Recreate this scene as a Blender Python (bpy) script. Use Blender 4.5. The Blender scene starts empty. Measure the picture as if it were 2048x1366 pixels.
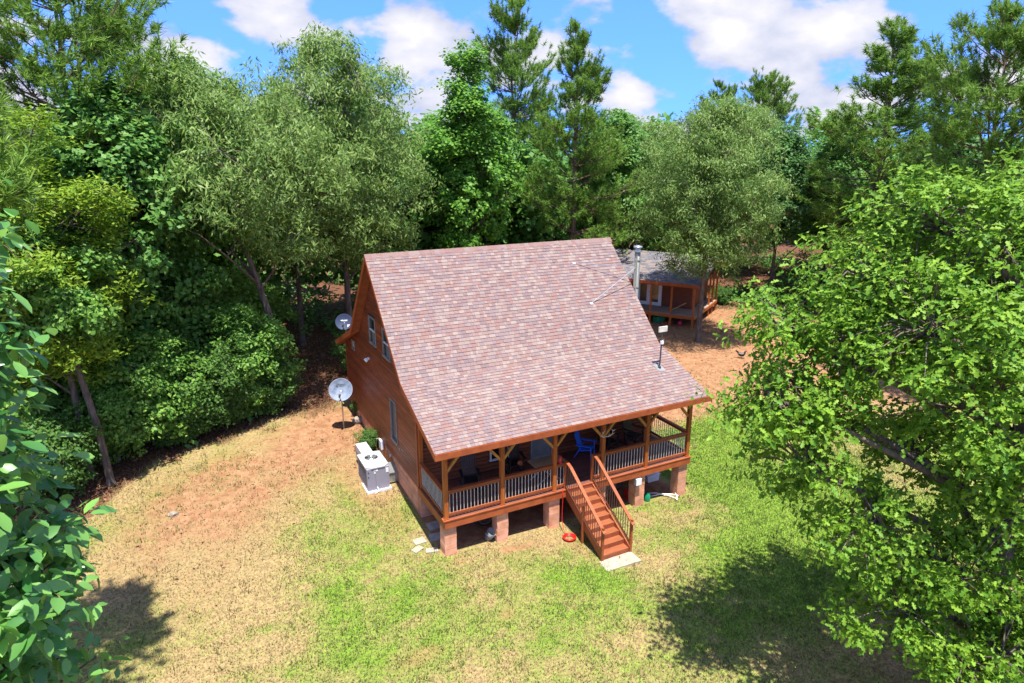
import bpy, math, random
import numpy as np
from mathutils import Vector, Matrix, Euler
R = math.radians
S = bpy.context.scene
COL = S.collection
rnd = random.Random(11)

# ------------------------------------------------------------ camera
CAM = Vector((-6.2647, -16.8468, 12.2644))
cam = bpy.data.cameras.new('Camera'); co = bpy.data.objects.new('Camera', cam); COL.objects.link(co)
co.location = CAM
co.rotation_euler = (math.pi/2 - 0.2824, 0, -0.4731)
cam.sensor_width = 36; cam.lens = 36*1307.13/2048; cam.clip_start = .1; cam.clip_end = 3000
S.camera = co
S.view_settings.view_transform = 'Standard'; S.view_settings.look = 'None'
S.view_settings.exposure = 1.97; S.view_settings.gamma = 1
S.cycles.max_bounces = 6; S.cycles.diffuse_bounces = 3; S.cycles.glossy_bounces = 2
S.cycles.transmission_bounces = 3; S.cycles.transparent_max_bounces = 4

# ------------------------------------------------------------ sun and sky
SUN = Vector((-.055, -.257, 1)).normalized()
sl = bpy.data.lights.new('Sun', 'SUN'); sl.energy = 2.9; sl.angle = R(.53); sl.color = (1, .955, .88)
so = bpy.data.objects.new('Sun', sl); COL.objects.link(so)
so.rotation_euler = SUN.to_track_quat('Z', 'Y').to_euler(); so.location = (0, 0, 60)
W_ = bpy.data.worlds.new('World'); S.world = W_; W_.use_nodes = True
nt = W_.node_tree; N = nt.nodes; L = nt.links; N.clear()
def nd(t, **k):
    n = N.new(t)
    for a, b in k.items(): setattr(n, a, b)
    return n
def mth(op, a, b=None, clamp=False):
    n = nd('ShaderNodeMath', operation=op, use_clamp=clamp)
    for i, v in enumerate((a, b)):
        if v is None: continue
        if isinstance(v, (int, float)): n.inputs[i].default_value = v
        else: L.new(v, n.inputs[i])
    return n.outputs[0]
out = nd('ShaderNodeOutputWorld'); bg = nd('ShaderNodeBackground'); bg.inputs[1].default_value = .15
tc = nd('ShaderNodeTexCoord'); sp = nd('ShaderNodeSeparateXYZ'); L.new(tc.outputs['Generated'], sp.inputs[0])
sky = nd('ShaderNodeTexSky', sky_type='NISHITA'); sky.sun_disc = False
sky.sun_elevation = math.asin(SUN.z); sky.sun_rotation = math.atan2(SUN.x, SUN.y)
sky.ozone_density = 2.5; sky.dust_density = .3; sky.air_density = 1.0
cb = nd('ShaderNodeCombineXYZ'); L.new(sp.outputs[0], cb.inputs[0]); L.new(sp.outputs[1], cb.inputs[1])
L.new(mth('ADD', mth('MULTIPLY', mth('ABSOLUTE', sp.outputs[2]), .8), .22), cb.inputs[2]); L.new(cb.outputs[0], sky.inputs[0])
# clouds: noise over a slightly curved cloud deck so that they bunch up towards the horizon
dv = mth('ADD', mth('ABSOLUTE', sp.outputs[2]), .9)
cv = nd('ShaderNodeCombineXYZ'); L.new(mth('DIVIDE', sp.outputs[0], dv), cv.inputs[0]); L.new(mth('DIVIDE', sp.outputs[1], dv), cv.inputs[1])
L.new(mth('MULTIPLY', sp.outputs[2], 1.5), cv.inputs[2])
cn = nd('ShaderNodeTexNoise'); cn.inputs['Scale'].default_value = 7.0; cn.inputs['Detail'].default_value = 7; cn.inputs['Roughness'].default_value = .5
L.new(cv.outputs[0], cn.inputs['Vector'])
cr = nd('ShaderNodeMapRange'); cr.interpolation_type = 'SMOOTHSTEP'; L.new(cn.outputs[0], cr.inputs[0]); cr.inputs[1].default_value = .45; cr.inputs[2].default_value = .535
cn2 = nd('ShaderNodeTexNoise'); cn2.inputs['Scale'].default_value = 9; cn2.inputs['Detail'].default_value = 6; L.new(cv.outputs[0], cn2.inputs['Vector'])
cf = nd('ShaderNodeMapRange'); L.new(mth('ADD', mth('MULTIPLY', cn.outputs[0], .75), mth('MULTIPLY', cn2.outputs[0], .25)), cf.inputs[0]); cf.inputs[1].default_value = .47; cf.inputs[2].default_value = .62
cc = nd('ShaderNodeMix', data_type='RGBA'); L.new(cf.outputs[0], cc.inputs[0]); cc.inputs[6].default_value = (1.0, 1.1, 1.45, 1); cc.inputs[7].default_value = (1.75, 1.72, 1.85, 1)
tint = nd('ShaderNodeMix', data_type='RGBA', blend_type='MULTIPLY'); tint.inputs[0].default_value = 1; L.new(sky.outputs[0], tint.inputs[6]); tint.inputs[7].default_value = (.26, .42, .86, 1)
mx = nd('ShaderNodeMix', data_type='RGBA'); L.new(cr.outputs[0], mx.inputs[0]); L.new(tint.outputs[2], mx.inputs[6]); L.new(cc.outputs[2], mx.inputs[7])
L.new(mx.outputs[2], bg.inputs[0]); L.new(bg.outputs[0], out.inputs[0])

# ------------------------------------------------------------ helpers
def tag(o, label=None, cat=None, group=None, kind=None):
    if label: o['label'] = label
    if cat: o['category'] = cat
    if group: o['group'] = group
    if kind: o['kind'] = kind
    return o
def root(name, loc, label, cat, group=None, rz=0):
    o = bpy.data.objects.new(name, None); COL.objects.link(o); o.location = loc; o.rotation_euler = (0, 0, rz)
    o.empty_display_size = .2
    return tag(o, label, cat, group)
def ss(a, b, x):
    t = np.clip((np.asarray(x, float)-a)/(b-a), 0, 1); return t*t*(3-2*t)
def H(x, y): return .95*ss(-1.5, 15, y) - .3*ss(0, 11, x)
MATS = {}
def mat(name, col, col2=None, scale=8, rough=.7, metal=0, bump=0, orand=0, detail=5, stretch=(1, 1, 1), spec=.4, contrast=(.35, .65), trans=0, island=False):
    if name in MATS: return MATS[name]
    m = bpy.data.materials.new(name); m.use_nodes = True; t = m.node_tree; n = t.nodes; l = t.links
    b = n['Principled BSDF']; b.inputs['Roughness'].default_value = rough; b.inputs['Metallic'].default_value = metal
    b.inputs['Specular IOR Level'].default_value = spec
    c2 = col2 or tuple(c*.7 for c in col)
    geo = n.new('ShaderNodeNewGeometry'); mp = n.new('ShaderNodeMapping'); mp.inputs['Scale'].default_value = stretch
    l.new(geo.outputs['Position'], mp.inputs[0])
    mixn = n.new('ShaderNodeMix'); mixn.data_type = 'RGBA'; mixn.inputs[6].default_value = (*col, 1); mixn.inputs[7].default_value = (*c2, 1)
    if island: l.new(geo.outputs['Random Per Island'], mixn.inputs[0]); fac = None
    else:
        ns = n.new('ShaderNodeTexNoise'); ns.inputs['Scale'].default_value = scale; ns.inputs['Detail'].default_value = detail
        l.new(mp.outputs[0], ns.inputs['Vector'])
        mr = n.new('ShaderNodeMapRange'); l.new(ns.outputs[0], mr.inputs[0]); mr.inputs[1].default_value = contrast[0]; mr.inputs[2].default_value = contrast[1]
        l.new(mr.outputs[0], mixn.inputs[0]); fac = ns.outputs[0]
    colo = mixn.outputs[2]
    if orand:
        oi = n.new('ShaderNodeObjectInfo'); r2 = n.new('ShaderNodeMapRange'); l.new(oi.outputs['Random'], r2.inputs[0]); r2.inputs[3].default_value = 1-orand; r2.inputs[4].default_value = 1+orand
        mm = n.new('ShaderNodeVectorMath'); mm.operation = 'SCALE'; l.new(colo, mm.inputs[0]); l.new(r2.outputs[0], mm.inputs['Scale']); colo = mm.outputs[0]
    l.new(colo, b.inputs['Base Color'])
    if bump and fac is not None:
        bp = n.new('ShaderNodeBump'); bp.inputs['Strength'].default_value = bump; bp.inputs['Distance'].default_value = .02; l.new(fac, bp.inputs['Height']); l.new(bp.outputs[0], b.inputs['Normal'])
    if trans:
        tr = n.new('ShaderNodeBsdfTranslucent'); l.new(colo, tr.inputs[0]); ms = n.new('ShaderNodeMixShader'); ms.inputs[0].default_value = trans
        l.new(b.outputs[0], ms.inputs[1]); l.new(tr.outputs[0], ms.inputs[2]); l.new(ms.outputs[0], n['Material Output'].inputs[0])
    MATS[name] = m; return m
class MB:
    def __init__(s): s.v = []; s.f = []; s.m = []
    def add(s, vs, fs, mi=0):
        o = len(s.v); s.v += [tuple(v) for v in vs]; s.f += [tuple(i+o for i in f) for f in fs]; s.m += [mi]*len(fs); return s
    def box(s, a, b, mi=0):
        (x0, y0, z0), (x1, y1, z1) = a, b
        return s.add([(x0,y0,z0),(x1,y0,z0),(x1,y1,z0),(x0,y1,z0),(x0,y0,z1),(x1,y0,z1),(x1,y1,z1),(x0,y1,z1)], CUBE, mi)
    def beam(s, p, q, w, h, mi=0, up=(0, 0, 1)):
        p = Vector(p); q = Vector(q); d = (q-p).normalized(); u = Vector(up); r = d.cross(u)
        if r.length < 1e-4: r = d.cross(Vector((1, 0, 0)))
        r.normalize(); u = r.cross(d)
        vs = [e + r*w*.5*i + u*h*.5*j for e in (p, q) for i, j in ((-1,-1),(1,-1),(1,1),(-1,1))]
        return s.add(vs, [(0,3,2,1),(4,5,6,7),(0,1,5,4),(1,2,6,5),(2,3,7,6),(3,0,4,7)], mi)
    def tube(s, pts, rad, n=8, mi=0, cap=True):
        pts = [Vector(p) for p in pts]; rr = rad if isinstance(rad, (list, tuple)) else [rad]*len(pts); vs = []; fs = []
        ref = Vector((0, 0, 1))
        for i, p in enumerate(pts):
            d = (pts[min(i+1, len(pts)-1)] - pts[max(i-1, 0)]).normalized()
            a = d.cross(ref if abs(d.z) < .95 else Vector((1, 0, 0))).normalized(); b = d.cross(a)
            vs += [p + (a*math.cos(2*math.pi*k/n) + b*math.sin(2*math.pi*k/n))*rr[i] for k in range(n)]
        for i in range(len(pts)-1):
            fs += [(i*n+k, i*n+(k+1) % n, (i+1)*n+(k+1) % n, (i+1)*n+k) for k in range(n)]
        if cap: fs += [tuple(range(n-1, -1, -1)), tuple(range((len(pts)-1)*n, len(pts)*n))]
        return s.add(vs, fs, mi)
    def lathe(s, prof, n=20, mi=0, M=None):
        vs = []; fs = []
        for r, z in prof: vs += [Vector((r*math.cos(2*math.pi*k/n), r*math.sin(2*math.pi*k/n), z)) for k in range(n)]
        if M is not None: vs = [M @ v for v in vs]
        for i in range(len(prof)-1): fs += [(i*n+k, i*n+(k+1) % n, (i+1)*n+(k+1) % n, (i+1)*n+k) for k in range(n)]
        return s.add(vs, fs, mi)
    def prism(s, poly, ax, a, b, mi=0):
        f = {'x': lambda t, p: (t, p[0], p[1]), 'y': lambda t, p: (p[0], t, p[1]), 'z': lambda t, p: (p[0], p[1], t)}[ax]
        n = len(poly); vs = [f(a, p) for p in poly] + [f(b, p) for p in poly]
        return s.add(vs, [tuple(range(n)), tuple(range(2*n-1, n-1, -1))] + [(i, i+n, (i+1) % n + n, (i+1) % n) for i in range(n)], mi)
    def mesh(s, name, mats):
        me = bpy.data.meshes.new(name); me.from_pydata(s.v, [], s.f)
        for m in (mats if isinstance(mats, (list, tuple)) else [mats]): me.materials.append(m)
        me.polygons.foreach_set('material_index', s.m); me.update(); return me
    def build(s, name, mats, parent=None, smooth=False, loc=None, rot=None):
        me = s.mesh(name, mats)
        if smooth: me.polygons.foreach_set('use_smooth', [True]*len(me.polygons))
        o = bpy.data.objects.new(name, me); COL.objects.link(o); o.parent = parent
        if loc: o.location = loc
        if rot: o.rotation_euler = rot
        return o
CUBE = [(0,3,2,1),(4,5,6,7),(0,1,5,4),(1,2,6,5),(2,3,7,6),(3,0,4,7)]
UNIT = {}
def piece(name, parent, c, size, m, rot=None):           # a box-shaped piece; alike pieces share one mesh
    if m.name not in UNIT: UNIT[m.name] = MB().box((-.5,-.5,-.5), (.5,.5,.5)).mesh('piece_'+m.name, m)
    o = bpy.data.objects.new(name, UNIT[m.name]); COL.objects.link(o); o.parent = parent; o.location = c; o.scale = size
    if rot: o.rotation_euler = rot
    return o
def span(name, parent, p, q, w, h, m):                    # a board between two points
    p = Vector(p); q = Vector(q); d = q-p; ln = d.length; d.normalize()
    r = d.cross(Vector((0, 0, 1))); r = r.normalized() if r.length > 1e-4 else Vector((1, 0, 0)); u = r.cross(d)
    o = piece(name, parent, (p+q)/2, (ln, w, h), m); o.rotation_euler = Matrix((d, -r, u)).transposed().to_euler(); return o
def arrmesh(name, V, F, mats, midx=None, attr=None):
    me = bpy.data.meshes.new(name); F = np.asarray(F, np.int32); V = np.asarray(V, np.float32); k = F.shape[1]
    me.vertices.add(len(V)); me.vertices.foreach_set('co', V.ravel()); me.loops.add(F.size); me.loops.foreach_set('vertex_index', F.ravel())
    me.polygons.add(len(F)); me.polygons.foreach_set('loop_start', np.arange(0, F.size, k, dtype=np.int32)); me.polygons.foreach_set('loop_total', np.full(len(F), k, np.int32))
    for m in (mats if isinstance(mats, (list, tuple)) else [mats]): me.materials.append(m)
    if midx is not None: me.polygons.foreach_set('material_index', np.asarray(midx, np.int32))
    if attr is not None:
        a = me.color_attributes.new('cover', 'FLOAT_COLOR', 'POINT'); a.data.foreach_set('color', np.asarray(attr, np.float32).ravel())
    me.update(); return me
def link(name, me, parent=None, loc=None):
    o = bpy.data.objects.new(name, me); COL.objects.link(o); o.parent = parent
    if loc is not None: o.location = loc
    return o

# ------------------------------------------------------------ materials
M_post = mat('cedar_post', (.42, .115, .022), (.30, .075, .016), 5, .55, orand=.12, stretch=(3, 3, .6), spec=.35)
M_rail = mat('cedar_rail', (.34, .085, .024), (.24, .06, .018), 6, .55, orand=.12, stretch=(.7, 3, 3))
M_brace = mat('cedar_brace', (.50, .22, .045), (.38, .15, .03), 6, .6, orand=.1)
M_side = mat('stained_siding', (.29, .070, .026), (.16, .040, .017), 3, .55, orand=.26, stretch=(1, .5, 6))
M_fsid = mat('porch_siding', (.24, .075, .032), (.14, .042, .02), 3, .6, orand=.25, stretch=(.5, 1, 6))
M_trim = mat('stained_trim', (.36, .088, .026), (.27, .062, .02), 4, .55, orand=.08)
M_soff = mat('soffit_wood', (.28, .075, .028), None, 5, .7)
M_deck = mat('deck_stain', (.20, .085, .06), (.12, .05, .038), 5, .42, orand=.22, stretch=(.4, 4, 4), spec=.5)
M_tread = mat('tread_stain', (.27, .085, .032), (.20, .06, .022), 6, .55, orand=.1, stretch=(.6, 4, 4))
M_riser = mat('riser_stain', (.30, .075, .03), (.22, .055, .022), 6, .6, orand=.08)
M_bal = mat('grey_metal_baluster', (.58, .55, .50), (.46, .43, .39), 9, .45, metal=.1)
M_balb = mat('bronze_baluster', (.30, .17, .12), (.22, .12, .085), 9, .45, metal=.2)
M_block = mat('clay_stained_block', (.70, .36, .23), (.56, .24, .12), 3.5, .9, bump=.35, orand=.14)
M_mort = mat('block_mortar', (.50, .27, .18), None, 6, .95)
M_found = mat('foundation_wall', (.50, .22, .13), (.42, .16, .08), 2.5, .9, bump=.3)
M_white = mat('white_paint', (.80, .80, .80), (.74, .74, .75), 5, .4)
M_winf = mat('window_grey_vinyl', (.27, .25, .22), (.21, .195, .17), 5, .6)
M_glass = mat('window_glass', (.012, .018, .022), (.02, .028, .034), 1.5, .08, spec=.5)
M_blind = mat('pale_blind', (.15, .165, .18), (.11, .125, .14), 4, .6)
M_galv = mat('galvanised_steel', (.52, .55, .55), (.40, .44, .44), 3, .28, metal=.75)
M_galv2 = mat('stove_pipe_steel', (.22, .235, .225), (.14, .155, .145), 2, .5, metal=.35)
M_black = mat('black_paint', (.012, .012, .013), (.02, .02, .02), 6, .4)
M_rub = mat('black_rubber', (.015, .015, .016), (.03, .03, .03), 6, .75)
M_ac = mat('grey_cabinet_steel', (.27, .26, .31), (.24, .235, .28), 2, .45)
M_actop = mat('pale_cabinet_top', (.44, .44, .44), (.38, .38, .39), 3, .45)
M_conc = mat('pale_concrete', (.36, .32, .25), (.28, .245, .18), 5, .9, bump=.3)
M_cshade = mat('shaded_concrete', (.34, .32, .28), (.24, .22, .19), 6, .9, bump=.3)  # concrete copy with the porch shade put into its colour
M_red = mat('red_plastic', (.62, .02, .015), (.5, .015, .012), 5, .35)
M_blue = mat('blue_plastic', (.03, .19, .85), (.025, .16, .75), 5, .4)
M_grn = mat('green_plastic', (.01, .26, .12), None, 5, .35)
M_pink = mat('pink_plastic', (.65, .03, .10), None, 5, .4)
M_tan = mat('tan_table_top', (.42, .30, .17), (.34, .24, .13), 4, .5)
M_grey = mat('grey_tub', (.22, .22, .22), None, 5, .6)
M_yel = mat('pine_lumber', (.62, .43, .20), (.5, .34, .14), 5, .7)
M_bone = mat('antler_bone', (.68, .60, .46), (.5, .42, .3), 9, .6)
M_dish = mat('dish_grey_dappled', (.20, .24, .31), (.11, .14, .20), 5, .5, spec=.25)  # grey lowered and mottled to paint dappled tree shade on the dish
M_dishd = mat('dish_shaded_grey', (.028, .042, .085), (.022, .034, .068), 3, .6, spec=.2)  # grey dish painted navy, its shade is in the colour
M_ink = mat('dark_ink', (.03, .03, .04), None, 5, .6)
M_stone = mat('field_stone', (.30, .25, .20), (.18, .15, .12), 7, .9, bump=.5)
M_bark = mat('grey_bark', (.17, .135, .105), (.075, .058, .045), 6, .95, bump=.8, stretch=(2, 2, .5))
M_barkp = mat('pine_bark', (.21, .13, .085), (.09, .055, .04), 6, .95, bump=.8, stretch=(2, 2, .5))
M_twig = mat('pale_twig', (.26, .21, .16), (.15, .12, .09), 6, .9)
def leafm(n, a, b, tr=.45, rough=.5, spec=.25): return mat(n, a, b, rough=rough, spec=spec, trans=tr, island=True)
L_olive = leafm('olive_leaves', (.075, .175, .028), (.28, .39, .10))
L_sweet = leafm('bright_green_leaves', (.07, .21, .024), (.20, .40, .05))
L_mid = leafm('mid_green_leaves', (.065, .19, .034), (.19, .37, .075))
L_dark = leafm('deep_green_leaves', (.05, .15, .038), (.14, .29, .075))
L_lime = leafm('yellow_green_leaves', (.12, .24, .015), (.25, .36, .03), tr=.4)
L_pine = leafm('pine_needles', (.08, .19, .022), (.25, .40, .065), tr=.35, rough=.5)
L_oak = leafm('oak_leaves', (.075, .20, .014), (.25, .42, .04), tr=.42, rough=.5, spec=.25)
L_mag = leafm('glossy_broad_leaves', (.05, .19, .045), (.21, .44, .085), tr=.42, rough=.34, spec=.55)
L_shrub = leafm('thicket_leaves', (.075, .22, .03), (.25, .43, .075))
L_weed = leafm('weed_leaves', (.06, .16, .03), (.14, .26, .05))

# ------------------------------------------------------------ ground
def vnoise(x, y, sc, seed, octs=4):
    r = np.random.RandomState(seed); tot = 0; amp = 1; out_ = np.zeros_like(x, float)
    for o in range(octs):
        g = r.rand(128, 128); u = x*sc*(2**o)+17.3*o; v = y*sc*(2**o)+9.1*o
        i = np.floor(u).astype(int); j = np.floor(v).astype(int); fu = u-i; fv = v-j; fu = fu*fu*(3-2*fu); fv = fv*fv*(3-2*fv)
        a = g[i % 128, j % 128]; b = g[(i+1) % 128, j % 128]; c = g[i % 128, (j+1) % 128]; d = g[(i+1) % 128, (j+1) % 128]
        out_ += amp*((a*(1-fu)+b*fu)*(1-fv)+(c*(1-fu)+d*fu)*fv); tot += amp; amp *= .5
    return out_/tot
FOREST = [(-60, -14), (-14, 1.5), (-11, 5.5), (-8.6, 9.2), (-6.4, 10.6), (-3.2, 11.9), (-.6, 12.8), (4, 15.5), (14, 17.5), (20, 20), (31, 19.5), (36, 15), (40, 6), (38, -4), (36, -30)]
fx = np.array([p[0] for p in FOREST]); fy = np.array([p[1] for p in FOREST])
def forest(x, y):
    f1 = ss(-1.0, .9, y - np.interp(x, fx[:-3], fy[:-3])); f2 = ss(-1.2, 1.2, x - np.interp(y, [-30, -4, 6, 15], [36, 38, 40, 36])) * ss(17, 14, y)
    return np.maximum(f1, f2)
def blob(x, y, cx, cy, rx, ry, a=0):
    c, s = math.cos(a), math.sin(a); dx = x-cx; dy = y-cy; return np.exp(-(((dx*c+dy*s)/rx)**2 + ((-dx*s+dy*c)/ry)**2))
def cover(x, y):
    n1 = vnoise(x, y, .33, 1); n2 = vnoise(x, y, 1.1, 2); n3 = vnoise(x, y, .12, 3); n4 = vnoise(x, y, 2.6, 6, 2)
    lit = np.clip(forest(x + (n1-.5)*2.4, y + (n2-.5)*2.4), 0, 1)
    dirt = .62*blob(x, y, -3.4, 8.6, 4.8, 2.6, .25) + .75*blob(x, y, -1.0, 10.4, 2.2, 2.4) + .55*blob(x, y, -6.5, 5.5, 3.6, 2.6) + .55*blob(x, y, -.9, 4, 1.1, 3.2) + .3*blob(x, y, -7.5, 1.5, 3, 4)
    dirt += 1.2*ss(4.4, 8.2, y + (n1-.5)*3 + .12*(22-x)*(x < 22))*ss(10.2, 12.5, x) + .9*blob(x, y, 14, 6.5, 2.5, 1.4) + .8*blob(x, y, 26.4, 3, 4, 2)
    for c in ((5.6, -1.1, .55, .5), (3.3, -.6, .9, .35), (9.1, -1.2, .5, .35), (2.0, -.45, .6, .3), (.35, -.4, .5, .3), (5.6, -5.9, .5, .4), (.6, -3.2, .5, .35), (7.3, -.5, .5, .25), (4.1, -1.5, .4, .7), (-2.2, -3.6, 1.0, .5)): dirt += .6*blob(x, y, *c)
    under = ((x > .1) & (x < 9.7) & (y > .3) & (y < 12)); dirt = np.where(under, 1.3, dirt)
    dirt = np.clip(dirt*(.35+.75*n2+.6*n4) - .10 + .10*(n4-.5), 0, 1)
    g = .22 + .75*(n1-.42)*2.0 + .6*(n2-.5) + .5*(n4-.5)
    g += 1.35*blob(x, y, 13.2, -.3, 3.0, 4.6, .5) + .75*blob(x, y, 10.5, -4.8, 2.6, 3.2) + .5*blob(x, y, 15.5, 4.2, 2.6, 1.6) + .45*blob(x, y, -.9, -.6, 1.2, 1.3) + .3*blob(x, y, 2.5, -3, 2.6, 1.6) + .3*blob(x, y, 7.5, -3.2, 2, 1.6)
    g -= .2*ss(-2, -8, x)
    return np.clip(g, 0, 1), dirt, lit
def axis(lo, hi, st, far):
    a = list(np.arange(lo, hi+1e-6, st)); s = st*1.5; p = a[0]; q = a[-1]
    while q < far: q += s; a.append(q); p -= s; a.insert(0, p); s *= 1.35
    return np.array(a)
gx = axis(-14, 30, .17, 900); gy = axis(-13, 24, .17, 900)
X, Y = np.meshgrid(gx, gy, indexing='ij'); Z = H(X, Y) + .035*(vnoise(X, Y, .5, 5)-.5)*(np.abs(X) < 60)
g_, d_, l_ = cover(X, Y); nx, ny = X.shape
idx = np.arange(nx*ny).reshape(nx, ny)
F = np.stack([idx[:-1, :-1], idx[1:, :-1], idx[1:, 1:], idx[:-1, 1:]], -1).reshape(-1, 4)
def ground_mat():
    m = bpy.data.materials.new('lawn_and_clay'); m.use_nodes = True; t = m.node_tree; n = t.nodes; l = t.links; b = n['Principled BSDF']; b.inputs['Roughness'].default_value = .95; b.inputs['Specular IOR Level'].default_value = .1
    at = n.new('ShaderNodeAttribute'); at.attribute_name = 'cover'; sx = n.new('ShaderNodeSeparateColor'); l.new(at.outputs['Color'], sx.inputs[0])
    geo = n.new('ShaderNodeNewGeometry')
    def noise(sc, det=6, ro=.6):
        q = n.new('ShaderNodeTexNoise'); q.inputs['Scale'].default_value = sc; q.inputs['Detail'].default_value = det; q.inputs['Roughness'].default_value = ro; l.new(geo.outputs['Position'], q.inputs['Vector']); return q.outputs[0]
    def ramp(src, a, bb, lo=0, hi=1):
        q = n.new('ShaderNodeMapRange'); l.new(src, q.inputs[0]); q.inputs[1].default_value = a; q.inputs[2].default_value = bb; q.inputs[3].default_value = lo; q.inputs[4].default_value = hi; return q.outputs[0]
    def op(o, a, c):
        q = n.new('ShaderNodeMath'); q.operation = o; q.use_clamp = True
        for i, v in enumerate((a, c)):
            if isinstance(v, (int, float)): q.inputs[i].default_value = v
            else: l.new(v, q.inputs[i])
        return q.outputs[0]
    def mix(f, a, c):
        q = n.new('ShaderNodeMix'); q.data_type = 'RGBA'
        for i, v in ((0, f), (6, a), (7, c)):
            if isinstance(v, tuple): q.inputs[i].default_value = (*v, 1)
            else: l.new(v, q.inputs[i])
        return q.outputs[2]
    fine = noise(14); mid = noise(3.2); vfine = noise(45, 3)
    straw = mix(ramp(fine, .35, .65), (.19, .132, .058), (.34, .25, .115))
    green = mix(ramp(fine, .35, .68), (.085, .145, .017), (.175, .275, .03))
    clay = mix(ramp(mid, .35, .65), (.225, .108, .052), (.32, .18, .095))
    litter = mix(ramp(fine, .38, .62), (.055, .026, .016), (.18, .082, .045))
    gf = op('ADD', sx.outputs[0], ramp(fine, .3, .7, -.38, .38)); gf = ramp(op('ADD', gf, ramp(mid, .3, .7, -.2, .2)), .12, .95)
    df = ramp(op('ADD', sx.outputs[1], ramp(fine, .3, .7, -.3, .3)), .25, .75)
    lf = ramp(op('ADD', sx.outputs[2], ramp(fine, .3, .7, -.3, .3)), .3, .7)
    c = mix(gf, straw, green); c = mix(df, c, clay); c = mix(lf, c, litter)
    dk_ = n.new('ShaderNodeVectorMath'); dk_.operation = 'SCALE'; l.new(c, dk_.inputs[0]); l.new(ramp(noise(7, 7, .75), .3, .7, .72, 1.22), dk_.inputs['Scale']); c = dk_.outputs[0]
    l.new(c, b.inputs['Base Color'])
    bp = n.new('ShaderNodeBump'); bp.inputs['Strength'].default_value = .6; bp.inputs['Distance'].default_value = .05; l.new(noise(22, 5, .7), bp.inputs['Height']); l.new(bp.outputs[0], b.inputs['Normal'])
    return m
go = link('ground', arrmesh('ground', np.stack([X, Y, Z], -1).reshape(-1, 3), F, ground_mat(), attr=np.stack([g_, d_, l_, np.ones_like(g_)], -1).reshape(-1, 4)))
tag(go, 'clay ground with patchy lawn and leaf litter under the trees', kind='structure')
go.data.polygons.foreach_set('use_smooth', [True]*len(go.data.polygons))
# grass blades
def blades(name, n, box, hgt, label, seed, prob, clump=False):
    r = np.random.RandomState(seed); x = r.uniform(box[0], box[1], n*4); y = r.uniform(box[2], box[3], n*4)
    g, d, li = cover(x, y); keep = r.rand(len(x)) < prob(g, d, li)
    if clump: keep &= vnoise(x, y, 3.3, 9, 2) > .60
    keep &= ~((x > -.1) & (x < 9.9) & (y > 0) & (y < 12.1)); x = x[keep][:n]; y = y[keep][:n]; gg = g[keep][:n]
    z = H(x, y); a = r.uniform(0, 6.28, len(x)); h = hgt*r.uniform(.5, 1.3, len(x)); w = .011+.008*r.rand(len(x)); lean = r.uniform(.2, .9, len(x)); b = a+r.uniform(1, 2, len(x))
    p0 = np.stack([x-np.cos(a)*w, y-np.sin(a)*w, z-.01], -1); p1 = np.stack([x+np.cos(a)*w, y+np.sin(a)*w, z-.01], -1); p2 = np.stack([x+np.cos(b)*h*lean, y+np.sin(b)*h*lean, z+h], -1)
    V = np.stack([p0, p1, p2], 1).reshape(-1, 3); Ff = np.arange(len(V)).reshape(-1, 3)
    mi = (r.rand(len(x)) > gg*1.0+.12).astype(int)
    o = link(name, arrmesh(name, V, Ff, [leafm('grass_green', (.07, .12, .02), (.17, .26, .045), tr=.3, rough=.7, spec=.2), leafm('grass_straw', (.17, .12, .055), (.34, .26, .13), tr=.2, rough=.8, spec=.1)], mi)); tag(o, label, 'grass', kind='stuff')
blades('grass', 190000, (-13, 20, -12.5, 9), .06, 'short patchy lawn grass, green and straw coloured', 3, lambda g, d, l: np.clip((.35+.7*g)*(1-d*.95)*(1-l), 0, 1))
blades('grass_tufts', 45000, (-13, 22, -12.5, 10), .11, 'taller tufts of grass scattered through the lawn', 8, lambda g, d, l: np.clip((.5+.7*g)*(1-d*.5)*(1-l), 0, 1), True)
blades('weeds', 46000, (-12, 34, 2, 24), .17, 'sparse weeds along the edge of the woods', 4, lambda g, d, l: np.clip(.5*l*(1-l)*4 + .06*l + .015, 0, 1))

r = np.random.RandomState(51); n_ = 90000; x_ = r.uniform(-16, 40, n_); y_ = r.uniform(0, 30, n_); g__, d__, l__ = cover(x_, y_); kp = (r.rand(n_) < np.clip(.55*l__+.05*d__+.004, 0, 1)) & ~((x_ > -.1) & (x_ < 9.9) & (y_ > 0) & (y_ < 12.1)); x_ = x_[kp]; y_ = y_[kp]; n_ = len(x_)
a_ = r.uniform(0, 6.28, n_); q_ = .05+.05*r.rand(n_); p_ = np.stack([x_, y_, H(x_, y_)+.02], 1); u_ = np.stack([np.cos(a_), np.sin(a_), r.normal(size=n_)*.35], 1)*q_[:, None]; w_ = np.stack([-np.sin(a_), np.cos(a_), r.normal(size=n_)*.35], 1)*q_[:, None]*.5
tag(link('fallen_leaves', arrmesh('fallen_leaves', np.stack([p_-u_, p_+w_, p_+u_, p_-w_], 1).reshape(-1, 3), np.arange(n_*4).reshape(-1, 4), leafm('dry_leaves', (.09, .042, .022), (.30, .165, .085), tr=.1, rough=.8, spec=.15))), 'dry fallen leaves scattered under the trees', 'leaf litter', kind='stuff')
# ------------------------------------------------------------ main house
Wd, D, Zd, YB = 9.80, 2.32, 1.333, 12.0
XL, XR = -.3576, 10.197
PROF = [(-.411, 3.805), (2.594, 5.002), (6.2226, 8.722), (9.298, 5.253), (12.304, 4.031)]
def rz(y): return float(np.interp(y, [p[0] for p in PROF], [p[1] for p in PROF]))
house = root('house', (0, 0, 0), 'brown stained wooden house with steep mauve shingle roof and front porch on block piers', 'house')
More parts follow.
